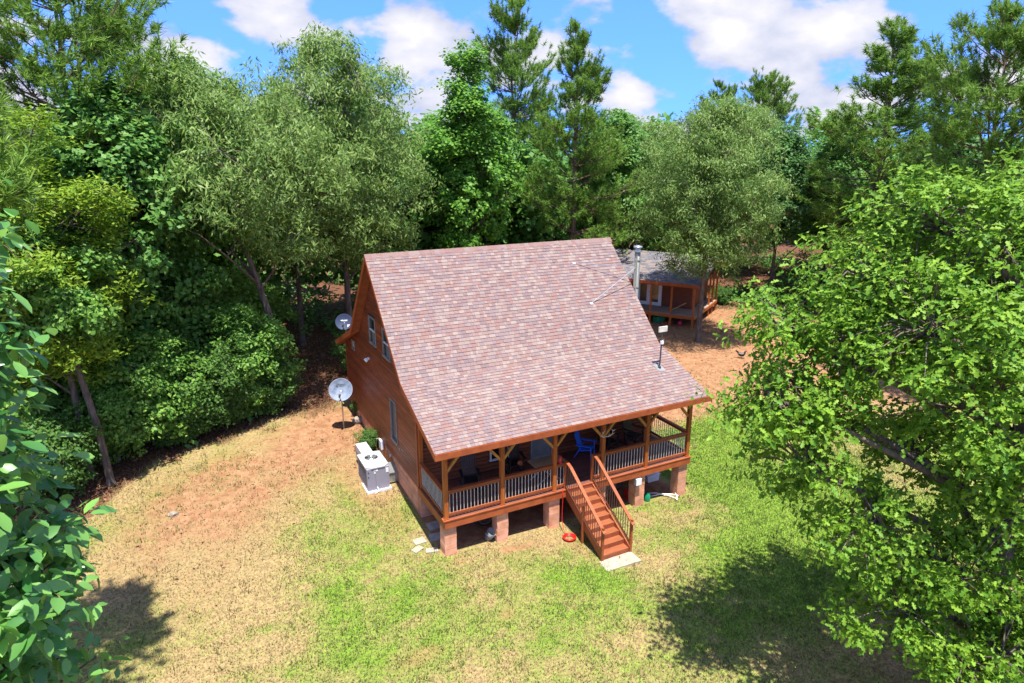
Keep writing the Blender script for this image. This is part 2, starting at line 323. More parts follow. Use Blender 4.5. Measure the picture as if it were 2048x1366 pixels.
# roof shell
bot = [(y, z-.13) for y, z in PROF]
roof = MB(); n5 = len(PROF)
for i in range(n5-1):
    roof.prism([PROF[i], PROF[i+1], bot[i+1], bot[i]], 'x', XL+.03, XR-.03)
roof = roof.build('roof', M_soff, house)
for xs in (XL, XR):                                       # rake boards
    for i in range(n5-1):
        (y0, z0), (y1, z1) = PROF[i], PROF[i+1]
        b = MB().prism([(y0, z0+.004), (y1, z1+.004), (y1, z1-.21), (y0, z0-.21)], 'x', xs-.02, xs+.02).build('rake_board', M_trim, roof)
for y, z, s in ((-.411, 3.805, -1), (12.304, 4.031, 1)):
    MB().box((XL-.02, y-.02+s*.022, z-.20), (XR+.02, y+.02+s*.022, z-.002)).build('fascia', M_trim, roof)
# shingles: wedge-shaped tabs
SH = [mat('shingle_'+n, tuple(.62*v+.38*m_ for v, m_ in zip(c, (.222, .158, .146))), tuple(.8*(.62*v+.38*m_) for v, m_ in zip(c, (.222, .158, .146))), 40, .92, spec=.15, contrast=(.3, .7)) for n, c in (('tan', (.255, .192, .168)), ('rose', (.225, .122, .104)), ('mauve', (.195, .148, .150)), ('cream', (.30, .24, .205)), ('plum', (.158, .112, .114)), ('clay', (.24, .150, .125)))]
SHW = [.26, .17, .24, .11, .10, .12]
WID = [.10, .13, .16, .20, .24]
def wedge(w, lift): return [(-w/2, 0, .003), (w/2, 0, .003), (w/2, .165, .002), (-w/2, .165, .002), (-w/2, 0, .023+lift), (w/2, 0, .023+lift), (w/2, .165, .006), (-w/2, .165, .006)]
tabs = []
r5 = random.Random(5)
def slope_tabs(y0, z0, y1, z1, front=True):
    ln = math.hypot(y1-y0, z1-z0); dy, dz = (y1-y0)/ln, (z1-z0)/ln; k = round(ln/.141); e = ln/k
    for i in range(k):
        x = XL-.015 - r5.random()*.2
        while x < XR+.01:
            w = r5.choice(WID); a = max(x, XL-.015); b = min(x+w, XR+.015); x += w
            if b-a < .03: continue
            s = i*e - .01
            tabs.append(((a+b)/2, y0+dy*s, z0+dz*s, b-a, math.atan2(z1-z0, y1-y0), r5.choices(range(6), SHW)[0], r5.choice((0, 0, .005)), front))
slope_tabs(*PROF[0], *PROF[1]); slope_tabs(*PROF[1], *PROF[2])
slope_tabs(*PROF[4], *PROF[3], False); slope_tabs(*PROF[3], *PROF[2], False)
order = sorted((t for t in tabs if t[7] and min(abs(t[3]-w) for w in WID) < .001), key=lambda t: (Vector(t[:3])-CAM).length)
single = set(order[:300]); WM = {}
big = MB()
for t in tabs:
    x, y, z, w, ang, ci, lift, fr = t
    if t in single:
        key = (round(w, 2), lift)
        if key not in WM: WM[key] = MB().add(wedge(w-.004, lift), CUBE).mesh('shingle', SH[0])
        o = link('shingle', WM[key], roof, (x, y, z)); o.rotation_euler = (ang, 0, 0); o.material_slots[0].link = 'OBJECT'; o.material_slots[0].material = SH[ci]
    else:
        c, s = math.cos(ang), math.sin(ang)
        big.add([(x+p[0], y+p[1]*c-p[2]*s, z+p[1]*s+p[2]*c) for p in wedge(w-.004, lift)], CUBE if fr else CUBE, ci)
tag(big.build('shingle_field', SH, roof), kind='stuff')
cap = MB().add([(-.12, -.15, -.13), (.12, -.15, -.13), (.12, 0, .035), (-.12, 0, .035), (-.12, .15, -.13), (.12, .15, -.13), (.12, 0, .025), (-.12, 0, .025)], [(0, 1, 2, 3), (3, 2, 5, 4), (0, 3, 4), (1, 5, 2)]).mesh('ridge_cap', SH[5])
x = XL+.1
while x < XR-.05:
    o = link('ridge_cap', cap, roof, (x, 6.2226, 8.722+.006*r5.random())); o.material_slots[0].link = 'OBJECT'; o.material_slots[0].material = SH[r5.choice((5, 0, 1, 5))]; o.rotation_euler = (0, -.03, 0); x += .2
# walls, siding boards
M_groove = mat('groove_shade_backing', (.045, .018, .010), None, 4, .9)  # backing coloured near black to paint the shade in the board grooves
def wall(name, poly, ax, a, b): return MB().prism(poly, ax, a, b).build(name, M_groove, house)
gable = [(D, 1.2), (YB, 1.2)] + [(y, rz(y)-.14) for y in (YB, 9.298, 6.2226, 2.594, D)]
wl = wall('wall', gable, 'x', .03, .15); wr = wall('wall', gable, 'x', Wd-.15, Wd-.03)
wf = MB().box((.16, D+.03, 1.2), (Wd-.16, D+.15, rz(D)-.14)).build('wall', M_groove, house)
wb = MB().box((.16, YB-.15, 1.2), (Wd-.16, YB-.03, rz(YB)-.14)).build('wall', M_soff, house)
EXP = .14
def cuts(a, b, holes):
    segs = [(a, b)]
    for h0, h1 in holes:
        ns_ = []
        for s0, s1 in segs:
            if h1 <= s0 or h0 >= s1: ns_.append((s0, s1)); continue
            if h0 > s0: ns_.append((s0, h0))
            if h1 < s1: ns_.append((h1, s1))
        segs = ns_
    return [s for s in segs if s[1]-s[0] > .04]
WIN_L = [(4.50, 5.24, 1.98, 3.60), (6.70, 7.60, 5.13, 6.20), (4.86, 5.76, 5.07, 6.14), (10.22, 10.66, 4.06, 4.46)]
def gable_boards(par, xo, sg, wins):
    z = 1.25
    while z < 8.5:
        zt = z+EXP+.012; zm = z+EXP*.6
        ys = [y for y in np.arange(D, YB, .01) if rz(y)-.14 > zm]
        if ys:
            for a, b in cuts(max(ys[0], D+.004), min(ys[-1], YB-.004), [(w[0], w[1]) for w in wins if w[2]-.05 < zm < w[3]+.05]):
                piece('siding_board', par, (xo, (a+b)/2, z+EXP/2), (.034, b-a, EXP-.017), M_side, (0, sg*.05, 0))
        z += EXP
gable_boards(wl, .012, 1, WIN_L); gable_boards(wr, Wd-.012, -1, [])
z = 1.35
while z < rz(D)-.2:
    for a, b in cuts(.14, Wd-.14, [(2.62, 3.46)] * (1.70 < z+.07 < 2.98) + [(4.28, 5.26)] * (z < 3.42)):
        piece('siding_board', wf, ((a+b)/2, D+.012, z+EXP/2), (b-a, .034, EXP-.014), M_fsid, (.05, 0, 0))
    z += EXP
for x, y in ((0, D), (Wd, D), (0, YB), (Wd, YB)):
    piece('corner_board', house, (x+(.05 if x < 1 else -.05), y+(.05 if y < 5 else -.05), (1.2+rz(y)-.16)/2), (.13, .13, rz(y)-.16-1.2), M_trim)
def window(par, face, y0, y1, z0, z1, sash=True, glass=M_glass):   # window in the left gable (x = 0)
    f = .042; c = (y0+y1)/2
    m = MB()
    for a, b in (((-.035, y0, z0), (.05, y0+f, z1)), ((-.035, y1-f, z0), (.05, y1, z1)), ((-.035, y0+f, z1-f), (.05, y1-f, z1)), ((-.05, y0-.02, z0-.03), (.05, y1+.02, z0+f))): m.box(a, b)
    w = m.build('window', M_winf, house)
    MB().box((.022, y0+f, z0+f), (.028, y1-f, z1-f)).build('pane', glass, w)
    if sash:
        MB().box((-.012, y0+f, (z0+z1)/2-.02), (.02, y1-f, (z0+z1)/2+.02)).build('meeting_rail', M_white, w)
        MB().box((.012, y0+f+.02, z0+f+.01), (.019, c+.12, (z0+z1)/2-.02)).build('blind', M_blind, w)
    return w
window(house, 'L', *WIN_L[0], sash=False, glass=mat('screened_glass', (.018, .04, .075), (.025, .05, .09), 2, .35, spec=.3)); window(house, 'L', *WIN_L[1]); window(house, 'L', *WIN_L[2])
w = window(house, 'L', *WIN_L[3], sash=False, glass=M_white); MB().box((.005, 10.42, 4.1), (.02, 10.46, 4.43)).build('mullion', M_winf, w)
# porch window and door in the front wall
m = MB()
for a, b in (((2.66, D-.03, 1.74), (2.72, D+.05, 2.94)), ((3.36, D-.03, 1.74), (3.42, D+.05, 2.94)), ((2.72, D-.03, 2.88), (3.36, D+.05, 2.94)), ((2.64, D-.04, 1.70), (3.44, D+.05, 1.76)), ((2.72, D-.015, 2.31), (3.36, D+.04, 2.36))): m.box(a, b)
w = m.build('window', M_white, house); MB().box((2.72, D+.02, 1.76), (3.36, D+.026, 2.88)).build('pane', M_glass, w)
m = MB().box((4.30, D-.03, 1.34), (4.37, D+.05, 3.42)).box((5.17, D-.03, 1.34), (5.24, D+.05, 3.42)).box((4.37, D-.03, 3.35), (5.17, D+.05, 3.42)).box((4.37, D-.005, 1.34), (5.17, D+.04, 1.46))
dr = m.build('door', mat('grey_door_paint', (.30, .32, .34), None, 4, .5), house)
MB().box((4.38, D+.0, 1.46), (5.16, D+.02, 3.34)).build('door_panel', mat('pale_storm_panel', (.22, .235, .24), (.18, .19, .20), 3, .4), dr)
MB().box((4.48, D-.012, 2.35), (5.06, D-.002, 3.25)).build('pane', M_glass, dr); MB().tube([(5.08, D-.05, 2.3), (5.08, D-.05, 2.42)], .015).build('handle', M_galv, dr)
# foundation
fd = MB().box((.05, D+.06, -.6), (Wd-.05, YB-.06, 1.24)).build('foundation', M_found, house)
for y, z in [(y, z) for z in (.42, .64, .86, 1.08) for y in np.arange(2.6, 11.6, .42)]:
    piece('block', fd, (.045, y+(.21 if int(z*100) % 44 else 0), z), (.02, .41, .205), M_block)
for z in (.0, .2, .4, .6, .8, 1.0): piece('block', fd, (.27, D+.05, z+.1), (.43, .03, .19), M_block)
# deck
dk = MB().box((.06, .02, 1.06), (Wd-.06, D, 1.296)).build('porch_deck', M_riser, house)
y = -.045
while y < D-.02:
    piece('deck_board', dk, (Wd/2, y+.068, 1.316), (Wd-.005, .132, .034), M_deck); y += .1395
MB().box((-.01, -.075, 1.05), (Wd+.01, -.035, 1.296)).build('rim_board', M_trim, dk)
for x in (0, Wd): MB().box((x-.025, -.03, 1.05), (x+.025, D+.02, 1.296)).build('rim_board', M_trim, dk)
piece('edge_board', dk, (Wd/2, -.07, 1.318), (Wd+.09, .045, .036), M_trim)
for x in (-.015, Wd+.015): piece('edge_board', dk, (x, D/2, 1.318), (.045, D+.03, .0362), M_trim)
# posts, braces, beam
PX = [.09, 2.02, 3.955, 5.88, 7.78, Wd-.09]
MB().box((0, -.02, 3.40), (Wd, .12, rz(0)-.16)).build('porch_beam', M_trim, house)
for i, x in enumerate(PX):
    piece('post', house, (x, .045, (1.334+3.40)/2), (.135, .135, 3.40-1.334), M_post)
    piece('post_base', house, (x, .045, 1.352), (.16, .16, .03), M_trim)
    for s in ([1] if i == 0 else [-1] if i == 5 else [-1, 1]): span('brace', house, (x+s*.05, .045, 2.93), (x+s*.46, .045, 3.40), .075, .085, M_brace)
for x in (.09, Wd-.09): piece('post', house, (x, D-.08, (1.334+rz(D)-.16)/2), (.12, .12, rz(D)-.16-1.334), M_post)
# railings
BALM = MB().tube([(0, 0, -.5), (0, 0, .5)], .0125, 6).mesh('baluster', M_bal); BALB = MB().tube([(0, 0, -.5), (0, 0, .5)], .0125, 6).mesh('baluster', M_balb)
def railing(p, q):
    p = Vector(p); q = Vector(q); d = (q-p).normalized(); ln = (q-p).length
    up = Vector((0, 0, 1)); rl = MB().beam(p+up*.885, q+up*.885, .045, .10).build('railing', M_rail, house)
    span('top_rail', rl, p+up*.952, q+up*.952, .135, .032, M_rail); span('bottom_rail', rl, p+up*.13, q+up*.13, .045, .085, M_rail)
    n = max(1, round(ln/.122))
    for i in range(n):
        o = link('baluster', BALM, rl, p+d*(ln*(i+.5)/n)+up*.505); o.scale = (1, 1, .68)
e = .07; yy = .045; zz = Zd+.0
for a, b in ((PX[0], PX[1]), (PX[1], PX[2]), (PX[2], 4.44), (5.50, PX[3]), (PX[3], PX[4]), (PX[4], PX[5])): railing((a+(e if a in PX else .045), yy, zz), (b-(e if b in PX else .045), yy, zz))
for x in (.06, Wd-.06): railing((x, .12, zz), (x, D-.15, zz))
# piers
for k, x in enumerate((.20, 2.02, 3.97, 5.88, 7.58, 9.56)):
    zb = float(H(x, .2))-.12; c = MB().box((x-.185, .02, zb-.2), (x+.185, .38, 1.045)).build('pier', M_mort, house); z = 1.045
    while z > zb:
        piece('block', c, (x+rnd.uniform(-.006, .006), .2, z-.099), (.40, .40, .188), M_block, (0, 0, rnd.uniform(-.02, .02))); z -= .198
# stairs
SX0, SX1 = 4.40, 5.44; st = MB()
nst = 8; rise = (Zd+.10)/(nst+1); run = .272
for x in (SX0, SX1):
    st.prism([(-.06, Zd-.02), (-.06, Zd-.34), (-.06-nst*run, -.12), (-.06-nst*run-.06, -.10), (-.06-nst*run-.06, .02+rise*.6)], 'x', x-.022, x+.022)
st = st.build('staircase', M_rail, house)
for i in range(nst):
    z = Zd-rise*(i+1); y = -.06-run*i
    piece('tread', st, ((SX0+SX1)/2, y-run/2-.015, z-.016), (SX1-SX0+(-.05), run+.012, .034), M_tread)
    piece('riser', st, ((SX0+SX1)/2, y-.012, z+rise/2-.012), (SX1-SX0-.05, .02, rise-.03), M_riser)
piece('riser', st, ((SX0+SX1)/2, -.06-run*nst-.012, -.10+rise/2-.02), (SX1-SX0-.05, .02, rise-.02), M_riser)
slope = -rise/run
for x in (SX0-.03, SX1+.03):
    yb = -.06-nst*run-.03; zb = -.12
    piece('newel', st, (x, .03, 1.334+.49), (.085, .085, .98), M_rail); piece('newel', st, (x, yb, zb+.60), (.075, .075, 1.20), M_rail)
    top = [Vector((x, .05, Zd+1.0)), Vector((x, -.16, Zd+.985)), Vector((x, -.34, Zd+.92)), Vector((x, yb-.10, .93))]
    for a, b in zip(top, top[1:]): span('handrail', st, a+(a-b).normalized()*.012, b, .11, .04, M_rail)
    lo = [Vector((x, -.08, Zd+.10)), Vector((x, yb, .19))]; span('bottom_rail', st, lo[0], lo[1], .04, .06, M_rail)
    if x < 5: piece('newel', st, (x, -1.15, .56), (.075, .075, 1.35), M_rail)
    for i in range(17):
        y = -.17 - i*(abs(yb)-.24)/16; zl = np.interp(-y, [.08, -yb], [Zd+.10, .19]); zh = np.interp(-y, [-.05, .16, .34, -yb+.1], [Zd+1, Zd+.985, Zd+.92, .93])-.02
        o = link('baluster', BALB, st, (x, y, (zl+zh)/2)); o.scale = (1, 1, zh-zl)
# stove pipe with brace rods
ch = MB().tube([(10.36, 4.42, .0), (10.36, 4.42, 8.35)], .115, 20).build('stove_pipe', M_galv2, house, True)
MB().tube([(10.30, 4.36, .0), (10.30, 4.36, 8.30)], .045, 10).build('pipe_strip', M_conc, ch)  # narrow pale strip up the near left of the pipe
for z in (2.0, 4.5, 6.9, 8.0): MB().tube([(10.36, 4.42, z), (10.36, 4.42, z+.05)], .128, 20).build('band', M_galv, ch)
cp = MB().lathe([(.10, 8.35), (.16, 8.37), (.16, 8.44), (.10, 8.46), (.10, 8.52), (.19, 8.54), (.17, 8.60), (.0, 8.64)], 20, 0, Matrix.Translation((10.36, 4.42, 0))).build('pipe_cap', M_galv, ch, True)
MB().box((10.1, 4.3, 1.2), (10.3, 4.5, 1.5)).build('wall_thimble', M_galv, ch)
for y, z in ((5.42, 7.91), (4.07, 6.52)):
    rd = MB().tube([(7.95, y, z+.03), (10.30, 4.40, 7.75)], .013, 8).build('brace_rod', M_galv, ch); MB().box((7.88, y-.06, z-.01), (8.0, y+.06, z+.05)).build('rod_foot', M_white, rd)
# wall fittings on the left gable
fl = MB().tube([(-.01, 7.92, 4.33), (-.07, 7.92, 4.33)], .06, 10).build('floodlight', M_white, house)
for s in (-.09, .09): MB().lathe([(.02, 0), (.05, .03), (.065, .12), (.0, .121)], 12, 0, Matrix.Translation((-.07, 7.92+s, 4.33)) @ Euler((0, R(-125), s*4)).to_matrix().to_4x4()).build('lamp_head', M_white, fl, True)
em = MB().box((-.11, 6.52, .95), (.0, 6.80, 1.32)).build('disconnect_box', M_white, house); MB().tube([(-.05, 6.66, .95), (-.05, 6.66, .5), (-.2, 6.5, .42)], .022, 8).build('conduit', M_white, em); MB().tube([(-.05, 6.9, 1.3), (-.12, 7.1, 1.2), (-.1, 7.3, .8), (-.05, 7.3, .5)], .014, 8).build('cable', M_bone, em)
MB().lathe([(.05, 0), (.05, .05), (.0, .06)], 10, 0, Matrix.Translation((-.0, 5.55, 1.12)) @ Euler((0, R(-90), 0)).to_matrix().to_4x4()).build('hose_bib', M_white, house)

# ------------------------------------------------------------ things around the house
def text_mesh(body, size):
    c = bpy.data.curves.new('t', 'FONT'); c.body = body; c.size = size; c.align_x = 'CENTER'; c.extrude = .002; o = bpy.data.objects.new('t', c); COL.objects.link(o)
    dg = bpy.context.evaluated_depsgraph_get(); me = bpy.data.meshes.new_from_object(o.evaluated_get(dg)); bpy.data.objects.remove(o); return me
def dish(name, loc, nrm, rad, m, label, words, wm, wy, mast):
    t = root(name, loc, label, 'satellite dish'); q = Vector(nrm).to_track_quat('Z', 'Y').to_matrix().to_4x4()
    prof = [(r*rad, .16*rad*(r*r)*1.6) for r in (0, .2, .4, .6, .8, .95, 1.0)] + [(1.02*rad, .16*rad*1.55), (.98*rad, .16*rad*1.3), (.5*rad, -.01), (0, -.02)]
    c = Vector(mast[-1])
    b = MB().lathe(prof, 32, 0, Matrix.Translation(c) @ q).build('reflector', m, t, True)
    me = text_mesh(words, rad*.36); me.materials.append(wm); o = link('lettering', me, b); o.matrix_local = Matrix.Translation(c) @ q @ Matrix.Translation((0, rad*wy, .16*rad*.45+.012))
    MB().tube(mast, .028, 10).build('mast', M_galv, t, True)
    a = MB().tube([c + q @ Vector((0, -rad*.96, .1)), c + q @ Vector((-.05, -rad*.75, rad*.75))], .016, 8).build('feed_arm', M_black, t)
    MB().tube([c + q @ Vector((-.05, -rad*.75, rad*.75)), c + q @ Vector((-.03, -rad*.5, rad*.70))], .045, 10).build('receiver', M_black, a)
    return t, b, c, q
t, b, c, q = dish('satellite_dish', (-.15, 11.1, rz(11.1)+.02), (-.24, -.80, .50), .36, M_dishd, 'grey satellite dish, shade coloured slate blue, on the rear eave of the house, white lettering', 'viasat', M_white, .12, [(0, 0, 0), (0, 0, .3), (-.05, -.03, .58)])
o = link('sticker', MB().box((.13, -.24, .05), (.25, -.12, .055)).mesh('sticker', M_actop), b); o.matrix_local = Matrix.Translation(c) @ q
dish('satellite_dish', (-.83, 9.76, float(H(-.83, 9.76))), (-.22, -.80, .50), .49, M_dish, 'pale grey satellite dish on a steel pole in the red clay', 'HughesNet', M_ink, .38, [(0, 0, -.2), (0, 0, 1.3), (.0, .02, 1.78)])
# packaged air conditioner
ac = root('air_conditioner', (-.79, 5.22, .36), 'grey packaged air conditioner with round fan grille beside the left wall', 'air conditioner')
MB().box((-.46, -.74, -.12), (.46, .74, .0)).build('pad', mat('white_plastic_pad', (.72, .72, .72), None, 5, .6), ac)
bd = MB().box((-.41, -.66, .002), (.41, .66, .86)).build('cabinet', M_ac, ac)
tp = MB(); n = 24; rr = .25; cyf = .22
ring = [(rr*math.cos(2*math.pi*k/n), cyf+rr*math.sin(2*math.pi*k/n)) for k in range(n)]; sq = []
for k in range(n):
    a = 2*math.pi*k/n; cx, sy = math.cos(a), math.sin(a); f = min(.43/max(abs(cx), 1e-6), (.46 if sy > 0 else .90)/max(abs(sy), 1e-6)); sq.append((cx*f, cyf+sy*f))
vs = [(x, y, .905) for x, y in ring] + [(x, y, .905) for x, y in sq] + [(x, y, .862) for x, y in sq] + [(x, y, .70) for x, y in ring]
fs = [(k, n+k, n+(k+1) % n, (k+1) % n) for k in range(n)] + [(n+k, 2*n+k, 2*n+(k+1) % n, n+(k+1) % n) for k in range(n)] + [(3*n+k, k, (k+1) % n, 3*n+(k+1) % n) for k in range(n)]
tp.add(vs, fs); tp = tp.build('top_panel', M_actop, ac)
MB().tube([(0, cyf, .865), (0, cyf, .875)], .245, 24).build('fan_well', M_black, tp)
g = MB()
for k in range(4): g.lathe([(.06+.055*k, .893), (.066+.055*k, .898), (.06+.055*k, .903)], 24, 0, Matrix.Translation((0, cyf, 0)))
for k in range(8): a = k*math.pi/4; g.beam((0, cyf, .898), (.25*math.cos(a), cyf+.25*math.sin(a), .898), .008, .006)
g.build('fan_grille', M_galv, tp)
for k in range(4): a = k*math.pi/2+.4; MB().beam((.05*math.cos(a), cyf+.05*math.sin(a), .882), (.23*math.cos(a), cyf+.23*math.sin(a), .884), .12, .004).build('fan_blade', M_galv2, tp)
for x in np.arange(-.36, .38, .04): MB().box((-.416, x*1.0-.012 if False else x*1.5-.01, .12), (-.411, x*1.5+.01, .78)).build('louver', M_black if False else mat('dark_cabinet_slot', (.12, .12, .14), None, 4, .5), bd)
MB().box((-.10, -.664, .03), (-.095, -.661, .83)).build('panel_seam', M_ink, bd)
for a, b_ in (((-.13, .74), (.0, .80)), ((-.15, .66), (-.09, .79)), ((.29, .62), (.39, .80))): MB().box((a[0], -.668, a[1]), (b_[0], -.661, b_[1])).build('label_sticker', M_white, bd)
for z in (.74, .56): MB().tube([(-.36, -.66, z), (-.36, -.672, z)], .022, 10).build('port', M_ink, bd)
MB().tube([(-.06, -.66, .10), (-.06, -.74, .10), (-.04, -.78, .02), (-.2, -.80, -.08)], .018, 8).build('drain_pipe', M_white, bd)
rb = MB().box((-.25, .68, .30), (.18, 1.62, .92)).build('return_box', M_actop, ac); MB().box((-.256, .70, .62), (-.25, 1.60, .635)).build('seam', M_ink, rb)
dc = MB().prism([(-.40, .02), (.14, .02), (.14, .55), (-.40, .40)], 'x', .415, .84).build('duct', M_galv, ac)
MB().prism([(-.43, .40), (.17, .555), (.17, .575), (-.43, .42)], 'x', .412, .845).build('duct_lid', M_galv, dc)
# antenna mast on the roof
yb_ = 1.30; zb_ = rz(yb_)
am = root('roof_antenna', (9.22, yb_, zb_), 'thin dark mast with a flat white panel on the right of the shingle roof', 'antenna')
MB().add([(-.16, -.20, -.06), (.16, -.20, -.06), (.16, .20, .10), (-.16, .20, .10), (-.16, -.20, -.05), (.16, -.20, -.05), (.16, .20, .11), (-.16, .20, .11)], CUBE).build('flashing', M_grey, am)
MB().lathe([(.07, .0), (.05, .08), (.03, .1)], 12).build('boot', M_ink, am); MB().tube([(0, 0, 0), (.03, 0, 1.45)], .028, 10).build('mast', mat('dark_pole', (.06, .06, .065), None, 5, .5), am)
MB().box((-.03, -.06, .95), (.08, .02, 1.07)).build('junction_box', M_white, am)
MB().box((-.16, -.05, 1.42), (.22, -.0, 1.62)).build('antenna_panel', mat('ivory_panel', (.70, .66, .56), None, 5, .5), am)
# rocking chairs
def rocker():
    t = root('rocking_chair', (0, 0, 0), 'x', 'rocking chair', 'black rocking chairs on the porch')
    MB().box((-.26, -.25, .40), (.26, .22, .435)).build('seat', M_black, t)
    for s in (-1, 1):
        MB().tube([(s*.25, -.42, .10), (s*.25, -.2, .035), (s*.25, .1, .02), (s*.25, .4, .06), (s*.25, .58, .14)], .02, 6).build('rocker', M_black, t)
        MB().beam((s*.25, -.22, .04), (s*.25, -.22, .66), .04, .04, up=(0, 1, 0)).build('leg', M_black, t); MB().beam((s*.25, .2, .04), (s*.25, .42, 1.18), .04, .045, up=(0, 1, 0)).build('back_post', M_black, t)
        MB().box((s*.29-.05, -.30, .655), (s*.29+.05, .30, .68)).build('armrest', M_black, t)
    for i in range(6): x = -.18+.072*i; MB().beam((x, .23, .47), (x, .41, 1.12), .045, .014, up=(0, 1, 0)).build('back_slat', M_black, t)
    MB().beam((-.24, .42, 1.14), (.24, .42, 1.14), .03, .12).build('crest_rail', M_black, t); MB().beam((-.24, .24, .47), (.24, .24, .47), .03, .06).build('lower_rail', M_black, t)
    MB().beam((-.25, -.22, .22), (.25, -.22, .22), .025, .03).build('stretcher', M_black, t)
    return t
def dup(o, parent=None):
    c = o.copy(); COL.objects.link(c); c.parent = parent
    for k in list(o.children): dup(k, c)
    return c
r0 = rocker()
for i, (x, y, a, lb) in enumerate(((1.45, 1.30, -.25, 'black rocking chair at the left end of the porch, nearest the corner post'), (3.35, 1.72, -.15, 'black rocking chair on the porch in front of the white window, by the tan table'), (7.35, 1.70, .2, 'black rocking chair behind the antler post, right of the blue chair'), (8.55, 1.72, .35, 'rightmost black rocking chair on the porch'))):
    o = r0 if i == 0 else dup(r0); o.location = (x, y, Zd+.002); o.rotation_euler = (0, 0, a); o['label'] = lb
hat = root('cap', (3.45, 1.52, Zd+.46), 'orange cap lying on the seat of a black rocking chair', 'cap'); MB().lathe([(.0, .11), (.06, .10), (.09, .05), (.095, 0)], 14).build('crown', mat('orange_cloth', (.55, .17, .05), None, 9, .9), hat, True); MB().prism([(-.09, 0), (.09, 0), (.06, -.17), (-.06, -.17)], 'z', -.004, .006).build('brim', MATS['orange_cloth'], hat)
# blue chair
bc = root('plastic_chair', (6.36, 1.72, Zd+.002), 'bright blue plastic slatted armchair on the porch beside the stairs', 'chair', rz=.75)
MB().prism([(-.24, .36), (.20, .27), (.22, .30), (-.24, .40)], 'x', -.24, .24).build('seat', M_blue, bc)
for i in range(5): x = -.19+.095*i; MB().beam((x*.85, .20, .28), (x*1.15, .42, .92+(.05 if i in (1, 2, 3) else 0)+(.03 if i == 2 else 0)), .085, .02, up=(0, 1, 0)).build('back_slat', M_blue, bc)
MB().beam((-.22, .33, .62), (.22, .33, .62), .03, .08).build('back_rail', M_blue, bc)
for s in (-1, 1):
    MB().box((s*.30-.055, -.30, .52), (s*.30+.055, .32, .55)).build('armrest', M_blue, bc)
    MB().beam((s*.28, -.24, 0), (s*.28, -.22, .52), .07, .03, up=(0, 1, 0)).build('leg', M_blue, bc); MB().beam((s*.26, .40, 0), (s*.27, .16, .45), .07, .03, up=(0, 1, 0)).build('leg', M_blue, bc)
# folding table
tb = root('folding_table', (4.10, .80, Zd+.002), 'tan topped folding table on the porch left of the stairs', 'table')
MB().box((-.58, -.30, .70), (.62, .30, .735)).build('tabletop', M_tan, tb)
for s in (-1, 1):
    MB().tube([(-.5, s*.25, 0), (.5, s*.25, .70)], .014, 8).build('leg', M_galv, tb); MB().tube([(.5, s*.22, 0), (-.5, s*.22, .70)], .014, 8).build('leg', M_galv, tb)
lt = root('lantern', (4.18, .045, Zd+.97), 'small red lantern standing on the porch railing by the stairs', 'lantern')
MB().lathe([(.0, 0), (.075, .0), (.08, .04), (.05, .06)], 14).build('base', M_red, lt, True); MB().lathe([(.045, .06), (.055, .10), (.045, .15)], 14).build('globe', mat('lantern_glass', (.5, .12, .1), None, 5, .15), lt, True); MB().lathe([(.05, .15), (.065, .17), (.05, .20), (.025, .24), (0, .25)], 14).build('cap', M_red, lt, True); MB().tube([(-.07, 0, .05), (-.08, 0, .2), (0, 0, .32), (.08, 0, .2), (.07, 0, .05)], .006, 6).build('bail', M_red, lt)
an = root('antlers', (5.88, -.035, 2.95), 'pale antlers fixed to the porch post right of the stairs', 'antlers')
MB().lathe([(.0, .0), (.05, .01), (.05, .03), (0, .035)], 10, 0, Euler((R(90), 0, 0)).to_matrix().to_4x4()).build('mount', M_brace, an)
for s in (-1, 1):
    a = MB().tube([(0, -.03, 0), (s*.10, -.10, .02), (s*.20, -.16, .10), (s*.20, -.20, .24), (s*.12, -.22, .34)], [.018, .018, .016, .012, .005], 6).build('antler', M_bone, an, True)
    for k, (p, q_) in enumerate((((s*.10, -.10, .02), (s*.09, -.16, .16)), ((s*.20, -.16, .10), (s*.30, -.2, .16)), ((s*.20, -.20, .24), (s*.29, -.24, .30)))): MB().tube([p, q_], [.013, .004], 6).build('tine', M_bone, a)
